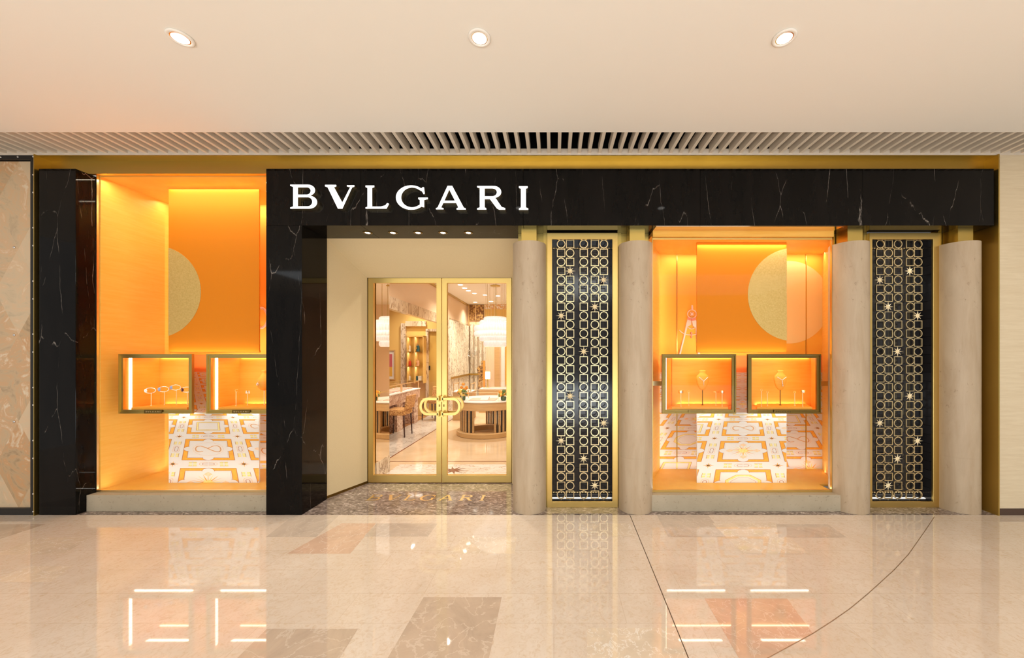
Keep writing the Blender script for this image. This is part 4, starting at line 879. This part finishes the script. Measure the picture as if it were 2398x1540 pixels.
poly([(560, 465), (640, 512), (640, 560), (545, 530)], 'hinge_cap', M['pinkred'], Yc - cth - .002, Yc - cth); poly([(650, 512), (748, 478), (765, 545), (655, 562)], 'hinge_cap', M['pinkred'], Yc - cth - .002, Yc - cth)
poly([(510, 665), (555, 690), (400, 1300), (370, 1440), (325, 1440), (430, 1050)], 'leg', M['pinkwhite']); poly([(760, 730), (800, 740), (870, 1440), (815, 1440), (770, 900)], 'leg', M['pinkwhite'])
ln([(340, 800), (390, 850), (460, 895), (560, 920), (660, 925), (790, 905)], .006, 'arc', M['pinkwhite']); ln([(560, 715), (600, 755), (650, 772), (700, 760), (735, 735)], .006, 'arc', M['pinkwhite'])
poly([(635, 850), (670, 850), (665, 1005), (640, 1005)], 'screw', M['pinkred'])
# ring cut-out in tall window
xr, zr = PX(612, Yc), PZ(744, Yc)
b = MB(); b.tube([(xr + .085 * math.cos(q * PI / 16), Yc, zr + .135 * math.sin(q * PI / 16)) for q in range(32)], .008, n=8, closed=True); b.tube([(xr + .070 * math.cos(q * PI / 16), Yc, zr + .118 * math.sin(q * PI / 16)) for q in range(32)], .005, n=8, closed=True)
b.box(xr - .004, xr + .004, Yc, Yc + .012, zr + .12, zr + .14)
tag(b.build('ring_cutout', M['pinkwhite'], at=(xr, Yc, zr)), 'white oval ring cut-out half hidden behind the orange hanging panel', 'cut-out')

# ---- window lights (LED battens, plus an added gap light)
def batten(name, x0, x1, y, z, e, rx, col=AMB, parent=None, w=.02):
    area(name, ((x0 + x1) / 2, y, z), (x1 - x0, w), e, col, rot=(R(rx), 0, 0))
for (a, c_, zt, Y) in ((PX(395, 4.33), PX(607, 4.33), 3.59, 4.33), (PX(1632, 4.33), PX(1842, 4.33), 2.932, 4.33)):
    batten('panel_wash', a, c_, 4.305, zt, 2.0, 2)               # washes the hanging panel from above
    batten('panel_upwash', a, c_, 4.295, ZT_ + .012, 0.8, 180 - 4)
    area('gap_fill', ((a + c_) / 2, 4.37, 1.80), (.95, .03), 4.5, AMB, rot=(R(62), 0, 0))   # added light behind the panel, brightens the gap between the cases
# back wall glow: from above and floor, behind the panels
batten('back_wash', NRx0 + .05, NRx1 - .05, 4.72, 2.945, 5.5, 12)
batten('back_wash', NLx0 + .05, NLx1 - .05, 4.72, 3.59, 7, 12)
batten('floor_wash', NRx0 + .02, NRx1 - .05, 4.70, ZF + .004, 2.4, 180 - 12, NEUT)
batten('floor_wash', NLx0 + .05, NLx1 - .05, 4.70, ZF + .004, 2.4, 180 - 12, NEUT)
batten('front_wash', 1.12, 3.0, 4.12, 2.93, 2.5, 12, AMB); batten('front_wash', -4.9, -3.0, 4.12, 3.58, 9, 10, AMB)
batten('front_upwash', 1.12, 3.0, 4.13, ZF + .004, 2.4, 180 - 10, NEUT); batten('front_upwash', -4.9, -3.0, 4.13, ZF + .004, 2.4, 180 - 10, NEUT)

for x in (NRx0 + .03, NRx1 - .03, NLx0 + .03):       # upright LED battens in the corners of the back walls
    zt_ = 2.85 if x > 0 else 3.5
    area('corner_wash', (x, 4.77, (ZF + zt_) / 2), (.008, zt_ - ZF - .1), 0.6, AMB, rot=(R(90), 0, 0))
b = MB(); b.box(1.068, 3.018, 3.92, 4.049, 2.9995, HZ0 - .0003); tag(b.build('trim_17', mat('bronze_mirror', (0.85, 0.62, 0.42), 0.03, 1.0)), 'bronze mirror strip under the fascia over the lower window', kind=S)
# ================================================================== SOFFIT DOWNLIGHTS
for i, px_ in enumerate((861, 920, 979, 1037.5, 1097)):
    Y = 4.126; x = PX(px_, Y); t = thing('soffit_downlight', 'small round downlight in marble soffit, %s of five above the doors' % ['leftmost', 'second from left', 'middle one', 'second from right', 'rightmost'][i], 'downlight', (x, Y, HZ0), 'downlights over the entrance')
    b = MB(); b.lathe([(.028, HZ0 - .0005), (.050, HZ0 - .0005), (.050, HZ0 - .004), (.028, HZ0 - .004), (.028, HZ0 - .0005)], x, Y, n=28); b.build('trim_ring', M['brass_dark'], t)
    b = MB(); b.lathe([(.001, HZ0 - .0006), (.027, HZ0 - .0006), (.027, HZ0 - .003), (.001, HZ0 - .003)], x, Y, n=28); b.build('lens', M['lamp'], t)
    spot('soffit_beam', (x, Y, HZ0 - .012), 16, NEUT, 95, 1.0, .02)
for x in (.31, 3.82): spot('screen_beam', (x, 4.0, 2.98), 6, NEUT, 70, 1.0, .02, rot=(R(6), 0, 0))
for cx, _ in cols: spot('column_wash', (cx, 3.55, 3.70), 9, NEUT, 60, 1.0, .03, rot=(R(8), 0, 0))

# ================================================================== DOORS
DY = 4.872
def door(name, X0, X1, flip, lab):
    t = thing(name, lab, None, ((X0 + X1) / 2, DY, 0)); t['kind'] = S
    zt = PZ(650.5, DY); o_ = [(X0, .008), (X1, .008), (X1, zt), (X0, zt)]; a = .066; i_ = [(X0 + a, .105), (X1 - a, .105), (X1 - a, zt - a), (X0 + a, zt - a)]
    b = MB(); b.ring_y(o_, i_, DY, DY + .05); bevel(b.build('leaf_frame', M['brass_door'], t), .002, 1)
    b = MB(); b.box(X0 + a - .005, X1 - a + .005, DY + .02, DY + .03, .10, zt - a + .005); b.build('pane', M['glass'], t)
    # D handles on both faces
    xe = X1 - .025 if not flip else X0 + .025; s_ = -1 if not flip else 1; zc_ = PZ(951.5, 4.80); hh = .112; ln_ = .235
    def D(k_):
        h = hh - k_; r = h; e = ln_ - k_ - r * .85
        pts = [(xe, zc_ - h), (xe + s_ * e, zc_ - h)] + [(xe + s_ * (e + r * .85 * math.sin(q * PI / 12)), zc_ - h * math.cos(q * PI / 12)) for q in range(1, 12)] + [(xe + s_ * e, zc_ + h), (xe, zc_ + h)]
        return pts
    o1 = D(0); i1 = D(.030); i1[0] = (xe, zc_ - hh + .030); i1[-1] = (xe, zc_ + hh - .030)
    for (ya, yb, nm) in ((DY - .075, DY - .045, 'handle'), (DY + .095, DY + .125, 'handle')):
        b = MB(); n = len(o1)
        v = [(x, ya, z) for x, z in o1] + [(x, ya, z) for x, z in i1] + [(x, yb, z) for x, z in o1] + [(x, yb, z) for x, z in i1]; f = []
        for i in range(n - 1):
            j = i + 1; f += [(i, j, n + j, n + i), (2 * n + j, 2 * n + i, 3 * n + i, 3 * n + j), (j, i, 2 * n + i, 2 * n + j), (n + i, n + j, 3 * n + j, 3 * n + i)]
        f += [(0, n, 3 * n, 2 * n), (n - 1, 2 * n - 1, 4 * n - 1, 3 * n - 1)]
        b.raw(v, f)
        yl = (DY - .045, DY) if ya < DY else (DY + .05, DY + .095)
        b.box(xe - .012, xe + .012, ya, yb, zc_ - hh - .02, zc_ - hh + .05); b.box(xe - .012, xe + .012, ya, yb, zc_ + hh - .05, zc_ + hh + .02)
        b.box(xe - .010, xe + .010, yl[0], yl[1], zc_ - hh - .015, zc_ - hh + .04); b.box(xe - .010, xe + .010, yl[0], yl[1], zc_ + hh - .04, zc_ + hh + .015)
        hd = b.build(nm, M['brass_door'], t)
    b = MB(); b.box(xe - .009, xe + .009, DY - .004, DY, zc_ - .012, zc_ + .018); b.build('lock', M['brass_dark'], t)
dl, dm, dr = PX(861.5, DY), PX(1034.3, DY), PX(1198, DY)
door('door_1', dl + .002, dm - .003, False, 'left glass door leaf with brass frame and D handle')
door('door_2', dm + .003, dr - .002, True, 'right glass door leaf with brass frame and D handle')
b = MB(); b.box(NL1 - .06, NL1 + .004, DY + .001, DY + .07, 0, 2.69); b.box(NR1 - .004, NR1 + .06, DY + .001, DY + .07, 0, 2.69); b.box(NL1 + .004, NR1 - .004, DY + .001, DY + .07, PZ(650, DY), 2.69)
tag(b.build('trim_13', M['brass_dark']), 'thin bronze door frame around the glass doors', kind=S)

# ================================================================== SHOP ROOM
SY0 = 4.945; CZ = 3.4; BY = 12.8
b = MB(); b.box(-8, 3, SY0, 14, -.1, 0, 0)
def q(x0, x1, y0, y1, mi, dz=.0008): b.face([(x0, y0, dz), (x1, y0, dz), (x1, y1, dz), (x0, y1, dz)], mi)
q(-2.35, 0.5, 5.15, 5.72, 1); q(-8, 0.5, 5.86, 5.885, 2, .0012); q(-2.665, -2.64, 5.885, 12.5, 2, .0012); q(-3.45, -2.665, 5.885, 12.8, 3); q(-8, -3.45, 5.885, 12.8, 4)
rc = (-1.436, 8.05); b.face([(rc[0] + .88 * math.cos(2 * PI * i / 64), rc[1] + .88 * math.sin(2 * PI * i / 64), .001) for i in range(64)], 5)
sp_ = FL(1066, 1101); pts = []
for i in range(20): r_ = (.19 if i % 2 == 0 else .06); pts.append((sp_.x - .03 + r_ * 1.1 * math.cos(2 * PI * i / 20), sp_.y + r_ * math.sin(2 * PI * i / 20), .0016))
for i in range(20): b.face([(sp_.x - .03, sp_.y, .0016), pts[i], pts[(i + 1) % 20]], 6)
tag(b.build('floor', [M['shopfloor'], M['white_marble'], M['redline'], M['grey_marble'], M['parquet'], M['carpet'], M['redline']]), 'polished beige shop floor with marble bands and a brown star', kind=S)
b = MB(); b.box(-8, 3, SY0, 14, CZ, CZ + .1); tag(b.build('ceiling', M['plaster']), 'pale peach ceiling of the shop', kind=S)
b = MB(); b.box(-2.95, 3, BY, BY + .1, 0, CZ); tag(b.build('wall_back', M['peachwall']), 'peach back wall of the shop', kind=S)
b = MB(); b.box(2.0, 2.1, SY0, 14, 0, CZ); tag(b.build('wall_inner_right', M['peachwall']), 'peach side wall of the shop', kind=S)
b = MB(); b.box(-2.34, -.5, SY0, SY0 + .02, 2.70, CZ); b.box(NR1 + .02, 2.0, SY0, SY0 + .02, 0, CZ); b.box(-8, -2.42, SY0, SY0 + .02, 0, CZ); tag(b.build('wall_front', M['peachwall']), 'inner side of the shopfront wall', kind=S)
b = MB(); b.box(-3.05, -2.95, 5.4, BY, PZ(745, 9.44) + .13, CZ, 0); b.box(-3.05, -2.94, 5.4, BY, 2.50, PZ(745, 9.44) + .13, 1); b.box(-3.05, -2.95, 10.4, BY, 0, 2.50, 0); b.box(-2.95, -2.90, 5.4, BY, CZ - .05, CZ - .001, 2)
tag(b.build('wall_inner_left', [M['peachwall'], M['arab'], M['brass']]), 'white bulkhead over a streaked marble lintel inside the shop', kind=S)
b = MB(); b.box(-8, -3.05, 10.5, 10.6, 0, CZ); tag(b.build('wall_side_room', M['yellow']), 'yellow wall of the side room', kind=S)
b = MB(); b.box(-7.6, -7.5, 5.0, 10.5, 0, CZ); tag(b.build('wall_far_left', M['yellow']), 'yellow end wall of the side room', kind=S)
# mirror panel inside the entrance, on a marble base
t = thing('wall_mirror', 'tall mirror panel on a marble base just inside the left door', 'mirror', (-2.38, 5.2, 0))
b = MB(); b.box(-2.41, -2.35, 4.97, 5.37, .235, CZ - .001); b.build('mirror_pane', M['mirror'], t)
b = MB(); b.box(-2.415, -2.345, 4.97, 5.375, 0, .235); b.build('marble_base', M['arab'], t)
# side-room finishes on the yellow wall
WY = 10.5
def wr(x0, x1, y0, y1, d=.03): return (PX(x0, WY), PX(x1, WY), WY - d, WY, PZ(y1, WY), PZ(y0, WY))
b = MB(); b.box(*wr(941, 952, 757, 972, .08)); b.box(*wr(952, 999, 752, 764, .08)); b.box(*wr(999, 1005, 775, 972, .08)); b.box(*wr(999, 1024, 770, 776, .08))
tag(b.build('trim_14', M['arab']), 'streaked marble door surround in the side room', kind=S)
b = MB(); b.box(*wr(1005, 1023, 776, 971, .02)); o = b.build('door_3', M['yellow_deep']); tag(o, 'ochre panelled door in the side room', kind=S)
b = MB(); p = P(1007, 861, WY); b.box(p.x - .012, p.x + .012, WY - .05, WY - .02, p.z - .06, p.z + .06); b.build('door_handle', M['metalblack'], o)
t = thing('wall_shelf_unit', 'ochre niche shelving with lit compartments holding handbags', 'shelf unit', (PX(971, WY), WY, PZ(896, WY)))
b = MB(); ys = WY - .30; 
def sr(x0, x1, y0, y1, ya, yb): return (PX(x0, ys), PX(x1, ys), ya, yb, PZ(y1, ys), PZ(y0, ys))
b.box(*sr(952.5, 954, 787, 897, ys, WY)); b.box(*sr(969.5, 972, 787, 897, ys, WY)); b.box(*sr(990, 992, 787, 897, ys, WY)); b.box(*sr(952.5, 992, 785, 788, ys, WY)); b.build('uprights', M['yellow'], t)
b = MB(); b.box(*sr(952.5, 992, 787, 897, WY - .015, WY - .001)); b.build('back_panel', M['yellow_deep'], t)
for y in (823, 857, 891):
    b = MB(); b.box(*sr(954, 969.5, y, y + 1.6, ys + .002, WY - .016)); b.box(*sr(972, 990, y, y + 1.6, ys + .002, WY - .016)); s1 = b.build('shelf', M['brass'], t)
for y in (789.5, 825, 859):
    z = PZ(y, ys); area('shelf_light', (PX(971, ys), ys + .06, z), (.38, .02), 1.2, WARM)
def bag(px_, y, w, h, mt, lab, nm='handbag', cat='handbag'):
    Y = ys + .12; x = PX(px_, Y); z = PZ(y, ys) ; t = thing(nm, lab, cat, (x, Y, z)); b = MB()
    if nm == 'handbag':
        b.hexa([(x - w / 2, Y - .04, z), (x + w / 2, Y - .04, z), (x + w / 2, Y + .05, z), (x - w / 2, Y + .05, z), (x - w * .42, Y - .02, z + h), (x + w * .42, Y - .02, z + h), (x + w * .42, Y + .03, z + h), (x - w * .42, Y + .03, z + h)])
        bevel(b.build('body', mt, t), .01, 2)
        b = MB(); b.tube([(x + w * .25 * math.cos(q * PI / 8), Y, z + h - .004 + .045 * math.sin(q * PI / 8)) for q in range(9)], .006, n=6); b.build('carry_handle', mt, t)
        b = MB(); b.box(x - .012, x + .012, Y - .045, Y - .03, z + h * .45, z + h * .65); b.build('clasp', M['gold'], t)
    else:
        b.box(x - w / 2, x + w / 2, Y - .05, Y + .05, z, z + h * .8); b.build('base', mt, t); b = MB(); b.box(x - w / 2 - .003, x + w / 2 + .003, Y - .053, Y + .053, z + h * .8, z + h); b.build('lid', mt, t)
bag(957.5, 823, .11, .16, M['bag_white'], 'ivory handbag on the top shelf'); bag(976.5, 823, .15, .17, M['bag_blue'], 'teal handbag on the top shelf')
bag(957.5, 857, .13, .14, M['bag_red'], 'red handbag on the middle shelf'); bag(976.5, 857, .13, .15, M['bag_pink'], 'peach handbag on the middle shelf')
bag(957.5, 891, .11, .12, M['bag_white'], 'small ivory bag on the lowest shelf'); bag(975.5, 891, .10, .12, M['bag_blue'], 'teal box on the lowest shelf', 'gift_box', 'box'); bag(984.5, 891, .09, .12, M['white'], 'white box beside the teal box', 'gift_box', 'box')
t = thing('framed_picture', 'framed pink and amber abstract picture on the yellow wall', 'picture', (PX(915, WY), WY, PZ(890, WY)))
b = MB(); x0_, x1_, z0_, z1_ = PX(905, WY), PX(926, WY), PZ(889, WY), PZ(819, WY); b.ring_y([(x0_, z0_), (x1_, z0_), (x1_, z1_), (x0_, z1_)], [(x0_ + .03, z0_ + .03), (x1_ - .03, z0_ + .03), (x1_ - .03, z1_ - .03), (x0_ + .03, z1_ - .03)], WY - .04, WY); b.build('frame', M['tan_wood'], t)
b = MB(); b.box(x0_ + .03, x1_ - .03, WY - .02, WY, z0_ + .03, z1_ - .03, 0); zm = PZ(859, WY); b.box(x0_ + .08, x1_ - .08, WY - .023, WY - .02, zm, z1_ - .12, 1); b.box(x0_ + .08, x1_ - .08, WY - .023, WY - .02, z0_ + .10, zm, 2); b.build('print', [M['white'], M['art_pink'], M['art_yellow']], t)

# long marble counter with glass vitrine in the side room
t = thing('marble_counter', 'pink breccia marble counter with a glass vitrine top', 'counter', (-3.5, 8.5, 0))
b = MB(); b.box(-3.95, -3.35, 7.2, 9.4, .62, .83); b.box(-3.95, -3.40, 7.2, 7.45, 0, .62); b.box(-3.95, -3.40, 8.15, 8.45, 0, .62); b.box(-3.95, -3.40, 9.15, 9.4, 0, .62); b.build('body', M['breccia'], t)
b = MB(); b.box(-3.96, -3.34, 7.19, 9.41, .83, .85); b.build('white_top', M['white'], t)
def vit(b, x0, x1, y0, y1, z0, z1, r=.008):
    for x in (x0, x1):
        for y in (y0, y1): b.box(x - r, x + r, y - r, y + r, z0, z1)
    for x in (x0, x1): b.box(x - r, x + r, y0 + r, y1 - r, z1 - r * 2, z1)
    for y in (y0, y1): b.box(x0 - r, x1 + r, y - r, y + r, z1, z1 + .004)
b = MB(); vit(b, -3.92, -3.38, 7.22, 8.3, .85, 1.03); vit(b, -3.92, -3.38, 8.36, 9.38, .85, 1.03); b.build('vitrine_frame', M['brass_pale'], t)
b = MB()
for i in range(6): b.box(-3.85, -3.48, 7.3 + i * .35, 7.5 + i * .35, .85, .875)
b.build('trays', M['blush'], t)
# chairs
def chair(x, y, rz, lab):
    t = thing('upholstered_chair', lab, 'chair', (x, y, 0), 'amber chairs at the marble counter')
    ca, sa = math.cos(rz), math.sin(rz)
    def tr_(b):
        b.v = [(x + px_ * ca - py_ * sa, y + px_ * sa + py_ * ca, z) for px_, py_, z in b.v]; return b
    b = MB(); b.box(-.22, .22, -.21, .21, .44, .56); bevel(tr_(b).build('seat', M['upholstery'], t), .03, 3)
    b = MB(); b.hexa([(-.21, .19, .565), (.21, .19, .565), (.21, .25, .565), (-.21, .25, .565), (-.22, .24, .84), (.22, .24, .84), (.22, .29, .84), (-.22, .29, .84)]); bevel(tr_(b).build('backrest', M['upholstery'], t), .015, 2)
    for sx_ in (-1, 1):
        for sy_ in (-1, 1):
            b = MB(); b.tube([(sx_ * .19, sy_ * .18, .445), (sx_ * .20, sy_ * .20, 0)], [.02, .012], n=8); tr_(b).build('leg', M['legwood'], t)
    b = MB(); b.box(-.19, .19, -.19, -.175, .2, .215); tr_(b).build('footrail', M['legwood'], t)
chair(-3.12, 9.75, R(-20), 'amber patterned chair with dark legs beyond the marble counter')
chair(-3.22, 7.8, R(-90), 'amber cushioned chair drawn up to the near end of the marble counter')

# round counter
t = thing('round_counter', 'round tan counter with dark slotted legs and white top', 'counter', (rc[0], rc[1], 0))
b = MB(); b.lathe([(.62, 0), (.63, .01), (.63, .09), (.61, .10), (.40, .10), (.40, 0)], *rc, n=64, smooth=False); b.build('base_ring', M['tan_wood'], t)
b = MB(); b.lathe([(.50, .555), (.66, .56), (.67, .57), (.67, .715), (.66, .72), (.50, .72)], *rc, n=64, smooth=False); b.build('drum', M['tan_wood'], t)
b = MB(); b.lathe([(.001, .72), (.68, .72), (.68, .735), (.001, .735)], *rc, n=64, smooth=False); b.build('table_top', M['white'], t)
for a in (-120, -150, -90 + 38, -90 - 2 + 60, 150, 90, 30):
    b = MB(); a = R(a); cx_, cy_ = rc[0] + .54 * math.cos(a), rc[1] + .54 * math.sin(a)
    for kk in range(-2, 3):
        aa = a + kk * .09; px_, py_ = rc[0] + .54 * math.cos(aa), rc[1] + .54 * math.sin(aa); b.lathe([(.022 if kk % 2 == 0 else .016, .10), (.022 if kk % 2 == 0 else .016, .556)], px_, py_, 0 if kk % 2 == 0 else 1, n=10)
    b.build('leg', [M['tan_wood'], M['dark_slot']], t)
b = MB(); vit(b, PX(1084, 7.7), PX(1168, 7.7), 7.62, 8.2, .735, .735 + .17, .007); b.build('vitrine_frame', M['brass_pale'], t)
b = MB(); b.box(-1.75, -1.2, 7.7, 8.1, .735, .745); b.build('tray', M['blush'], t)
b = MB(); b.hexa([(-1.52, 7.75, .745), (-1.36, 7.75, .745), (-1.36, 7.9, .745), (-1.52, 7.9, .745), (-1.50, 7.82, .80), (-1.34, 7.82, .80), (-1.34, 7.9, .80), (-1.50, 7.9, .80)]); tag(b.build('jewellery_pad', M['white'], at=(-1.44, 7.8, .745)), 'white tilted jewellery pad inside the round counter vitrine', 'jewellery pad')
def flowers(x, y, z, lab, tall):
    t = thing('flower_arrangement', lab, 'flowers', (x, y, z)); b = MB(); b.lathe([(.04, z + .001), (.055, z + .02), (.058, z + .07), (.045, z + .09)], x, y, n=16); b.build('vase', M['vase'], t)
    for kk, (mt, nm) in enumerate(((M['petal'], 'orange_blooms'), (M['petal_y'], 'yellow_blooms'), (M['leaf'], 'foliage'))):
        b = MB(); rnd = random.Random(kk + int(x * 100))
        for i in range(9):
            b.ball((x + rnd.uniform(-.09, .09), y + rnd.uniform(-.05, .05), z + .10 + rnd.uniform(0, .10 + tall * (.18 if kk == 0 else .02))), rnd.uniform(.022, .04), 0, 1, .8, .9, 8)
        b.build(nm, mt, t)
flowers(PX(1086, 7.75) - .02, 7.75, .735, 'tall orange orchid arrangement left on the round counter', 1)
flowers(PX(1179, 7.70), 7.70, .735, 'low orange and yellow flowers in green vase, right on round counter', 0)

# chandelier
cx_, cy_ = PX(1160, 8.0), 8.0
t = thing('chandelier', 'tiered white crystal chandelier on thin wires', 'chandelier', (cx_, cy_, CZ))
tiers = [(742, 751, .25), (750, 763, .34), (762, 777, .45), (775, 788, .45), (786, 799, .34), (797, 812, .25)]
for (a, c__, r_) in tiers:
    z1_, z0_ = PZ(a, 8.0), PZ(c__, 8.0); zm_ = (z0_ + z1_) / 2; h_ = (z1_ - z0_) / 2
    b = MB(); prof = [(r_ - .06, z1_ - .002)] + [(r_ - .05 + .05 * math.cos(R(q)), zm_ + h_ * math.sin(R(q))) for q in range(75, -76, -15)] + [(r_ - .06, z0_ + .002)]
    b.lathe(prof, cx_, cy_, n=96, smooth=False, flute=-.05, fn=1); b.build('crystal_tier', M['crystal'], t)
b = MB(); b.lathe([(.001, 3.13), (.10, 3.13), (.11, 3.14), (.10, 3.15), (.001, 3.15)], cx_, cy_, n=32); b.build('canopy_ring', M['brass'], t)
b = MB()
for i in range(8):
    a = i * PI / 4; b.tube([(cx_ + .20 * math.cos(a), cy_ + .20 * math.sin(a), PZ(745, 8)), (cx_ + .20 * math.cos(a), cy_ + .20 * math.sin(a), CZ)], .0025, n=4)
b.tube([(cx_, cy_, PZ(745, 8)), (cx_, cy_, CZ)], .004, n=5); b.build('suspension_wires', M['brass'], t)
d = bpy.data.lights.new('chandelier_glow', 'POINT'); d.energy = 14; d.color = NEUT; d.shadow_soft_size = .12; o = bpy.data.objects.new('chandelier_glow', d); COL.objects.link(o); o.location = (cx_, cy_, 2.15)

# fluted marble wall and back wall pieces
t = thing('fluted_wall_panel', 'pale fluted marble panelling in the far left corner of the shop', 'wall panel', (-2.9, 12, 0))
b = MB()
for i in range(16): y = 10.45 + i * .145; b.lathe([(.06, 0), (.06, 2.66)], -2.93, y + .07, n=10)
for i in range(4): x = -2.80 + i * .15; b.lathe([(.06, 0), (.06, 2.72)], x, BY - .03, n=10)
b.build('flutes', M['fluted'], t)
b = MB(); b.box(-2.86, -2.84, 10.45, 12.7, 1.0, 1.06); b.box(-2.86, -2.2, BY - .11, BY - .09, 1.0, 1.06); b.build('rail', M['brass'], t)
bw = lambda x0, x1, y0, y1, d=.04: (PX(x0, BY), PX(x1, BY), BY - d, BY, PZ(y1, BY), PZ(y0, BY))
b = MB(); b.box(*bw(1100, 1133, 714, 750, .05)); tag(b.build('lattice_panel', M['goldlattice'], at=(-2.6, BY, 3)), 'dark gold fretwork panel high in the corner above fluted marble', 'fretwork panel')
t = thing('lattice_panel', 'gold wall panel with white fretwork band behind the chandelier', 'fretwork panel', (-2, BY, 2.6)); b = MB(); b.box(*bw(1136, 1200, 724, 765, .04)); b.build('gold_field', M['yellow'], t); b = MB(); b.box(*bw(1136, 1200, 712, 724, .05)); b.build('fretwork_band', M['whitelattice'], t)
b = MB()
for x in (1098, 1114, 1134.5, 1150, 1158): b.box(*bw(x, x + 1.5, 712, 765, .06))
b.box(*bw(1097, 1200, 708, 712, .07)); tag(b.build('trim_15', M['brass_pale']), 'brass mullions and cornice on the shop back wall', kind=S)
b = MB()
for i in range(18): b.lathe([(.035, 0), (.035, PZ(765, BY))], PX(1140, BY) + i * .045, BY - .02, n=8)
tag(b.build('trim_16', M['peachwall']), 'peach fluted panelling behind the chandelier', kind=S)
b = MB(); b.box(*bw(1159, 1171, 812, 940, .09)); tag(b.build('cabinet_panel', M['tan_wood'], at=(-1.9, BY, 0)), 'tan panelled cabinet on the back wall below the chandelier', 'cabinet')
b = MB(); b.box(*bw(1184, 1206, 800, 900, .06)); t = b.build('wall_artwork', M['orange_back'], at=(-1.5, BY, .7)); tag(t, 'orange artwork on the back wall at the right of the doorway view', 'artwork'); b = MB(); b.box(*bw(1189, 1206, 845, 880, .07)); b.build('figure', M['orange_art'], t)
b = MB(); b.box(*bw(1175, 1183, 765, 940, .12)); tag(b.build('pilaster', M['white'], at=(-1.7, BY, 0)), 'white pilaster beside the orange artwork', 'pilaster')
t = thing('wall_emblem', 'polished emblem of two facing D shapes on the fluted marble', 'emblem', (PX(1105, 12.6), 12.6, PZ(827, 12.6)))
ex, ez = PX(1105, 12.6), PZ(827, 12.6)
for s_ in (-1, 1):
    b = MB(); pts = [(ex + s_ * .03, ez - .11)] + [(ex + s_ * (.03 + .12 * math.sin(q * PI / 10)), ez - .11 * math.cos(q * PI / 10)) for q in range(1, 10)] + [(ex + s_ * .03, ez + .11)]
    b.tube([(x, 12.62, z) for x, z in pts], .018, n=6, closed=True); b.box(ex + s_ * .035, ex + s_ * .05, 12.62, 12.68, ez - .02, ez + .02); b.build('curved_half', M['chrome'], t)
# far furniture
def far_counter(px0, px1, Y, ztop, lab, dep=.6):
    X0, X1 = PX(px0, Y), PX(px1, Y); t = thing('vitrine_counter', lab, 'counter', ((X0 + X1) / 2, Y + dep / 2, 0)); b = MB(); b.box(X0, X1, Y, Y + dep, 0, ztop - .02); b.build('body', M['tan_wood'], t)
    b = MB(); b.box(X0 - .01, X1 + .01, Y - .01, Y + dep + .01, ztop - .02, ztop); b.build('white_top', M['white'], t)
    b = MB(); vit(b, X0 + .02, X1 - .02, Y + .02, Y + dep - .02, ztop, ztop + .2, .009); b.build('vitrine_frame', M['brass_pale'], t)
    b = MB(); b.box(X0 + .1, X1 - .1, Y + .1, Y + dep - .1, ztop, ztop + .02); b.build('tray', M['blush'], t)
far_counter(1060, 1104, 9.6, .74, 'brass framed vitrine counter behind the round counter at left', .55)
far_counter(1122, 1215, 10.9, .70, 'long brass framed vitrine counter below the table lamp', .5)
t = thing('floor_screen', 'spotted brown cut screen standing before the fluted marble', 'screen', (PX(1125, 12), 12, 0))
pts = [(1120, 960), (1122, 925), (1119, 905), (1122, 880), (1116, 862), (1122, 856), (1127, 855), (1127, 845), (1130, 843), (1131, 960)]
b = MB(); b.prism_y([(PX(x, 12), max(0, PZ(y, 12))) for x, y in pts], 12, 12.04); b.build('cut_panel', M['leopard'], t)
b = MB(); b.box(PX(1131, 12), PX(1135.5, 12), 12, 12.06, 0, PZ(844, 12)); b.build('edge_post', M['orange_art'], t)
t = thing('table_lamp', 'white drum shade table lamp on the far counter', 'lamp', (PX(1142, 11.15), 11.15, .70)); x_ = PX(1142, 11.15)
b = MB(); b.lathe([(.06, .70), (.06, .715), (.015, .73), (.015, PZ(884, 11.15))], x_, 11.15, n=14); b.build('lamp_base', M['brass'], t)
b = MB(); b.lathe([(.075, PZ(887, 11.15)), (.075, PZ(870, 11.15))], x_, 11.15, n=24); b.build('lamp_shade', mat('lit_shade', (.95, .85, .75), .7, 0, .3, (1, .85, .7), 1.2), t)

# shop downlights
for i, (px_, py_) in enumerate([(1078, 666.5), (1088, 674), (1097, 680.5), (1111, 686.5), (1136, 690.5), (1166, 692.5), (1113, 707.5), (1150, 705.5), (1192, 705), (883, 674), (901, 681)]):
    if px_ > 920:
        Y = F * (CZ - H) / (VY - py_); x = PX(px_, Y); lab = None
    else: continue
    nm = ['nearest', 'second nearest', 'third nearest', 'fourth nearest', 'fifth, left of the wires', 'sixth, between the wires', 'farthest left', 'farthest middle', 'farthest right'][i]
    b = MB(); b.lathe([(.001, CZ - .001), (.06, CZ - .001), (.06, CZ - .006), (.001, CZ - .006)], x, Y, n=16); o = b.build('shop_downlight', M['lamp_room'], at=(x, Y, CZ)); tag(o, 'round downlight in the shop ceiling, %s of the row' % nm if i > 3 else 'round downlight in the shop ceiling, %s to the door' % nm, 'downlight', 'downlights in the shop ceiling')
    spot('shop_beam', (x, Y, CZ - .02), 85, WARM, 130, 1.0, .05)
for (x, y) in ((-1.4, 5.6), (-.6, 6.6), (.6, 8), (-1.9, 6.6), (.5, 10)): spot('shop_beam', (x, y, CZ - .02), 115, WARM, 140, 1.0, .06)
for (x, y) in ((-4.2, 7), (-4.2, 9.2), (-5.6, 8), (-3.7, 9.9)): spot('side_room_beam', (x, y, CZ - .02), 105, WARM, 140, 1.0, .06)
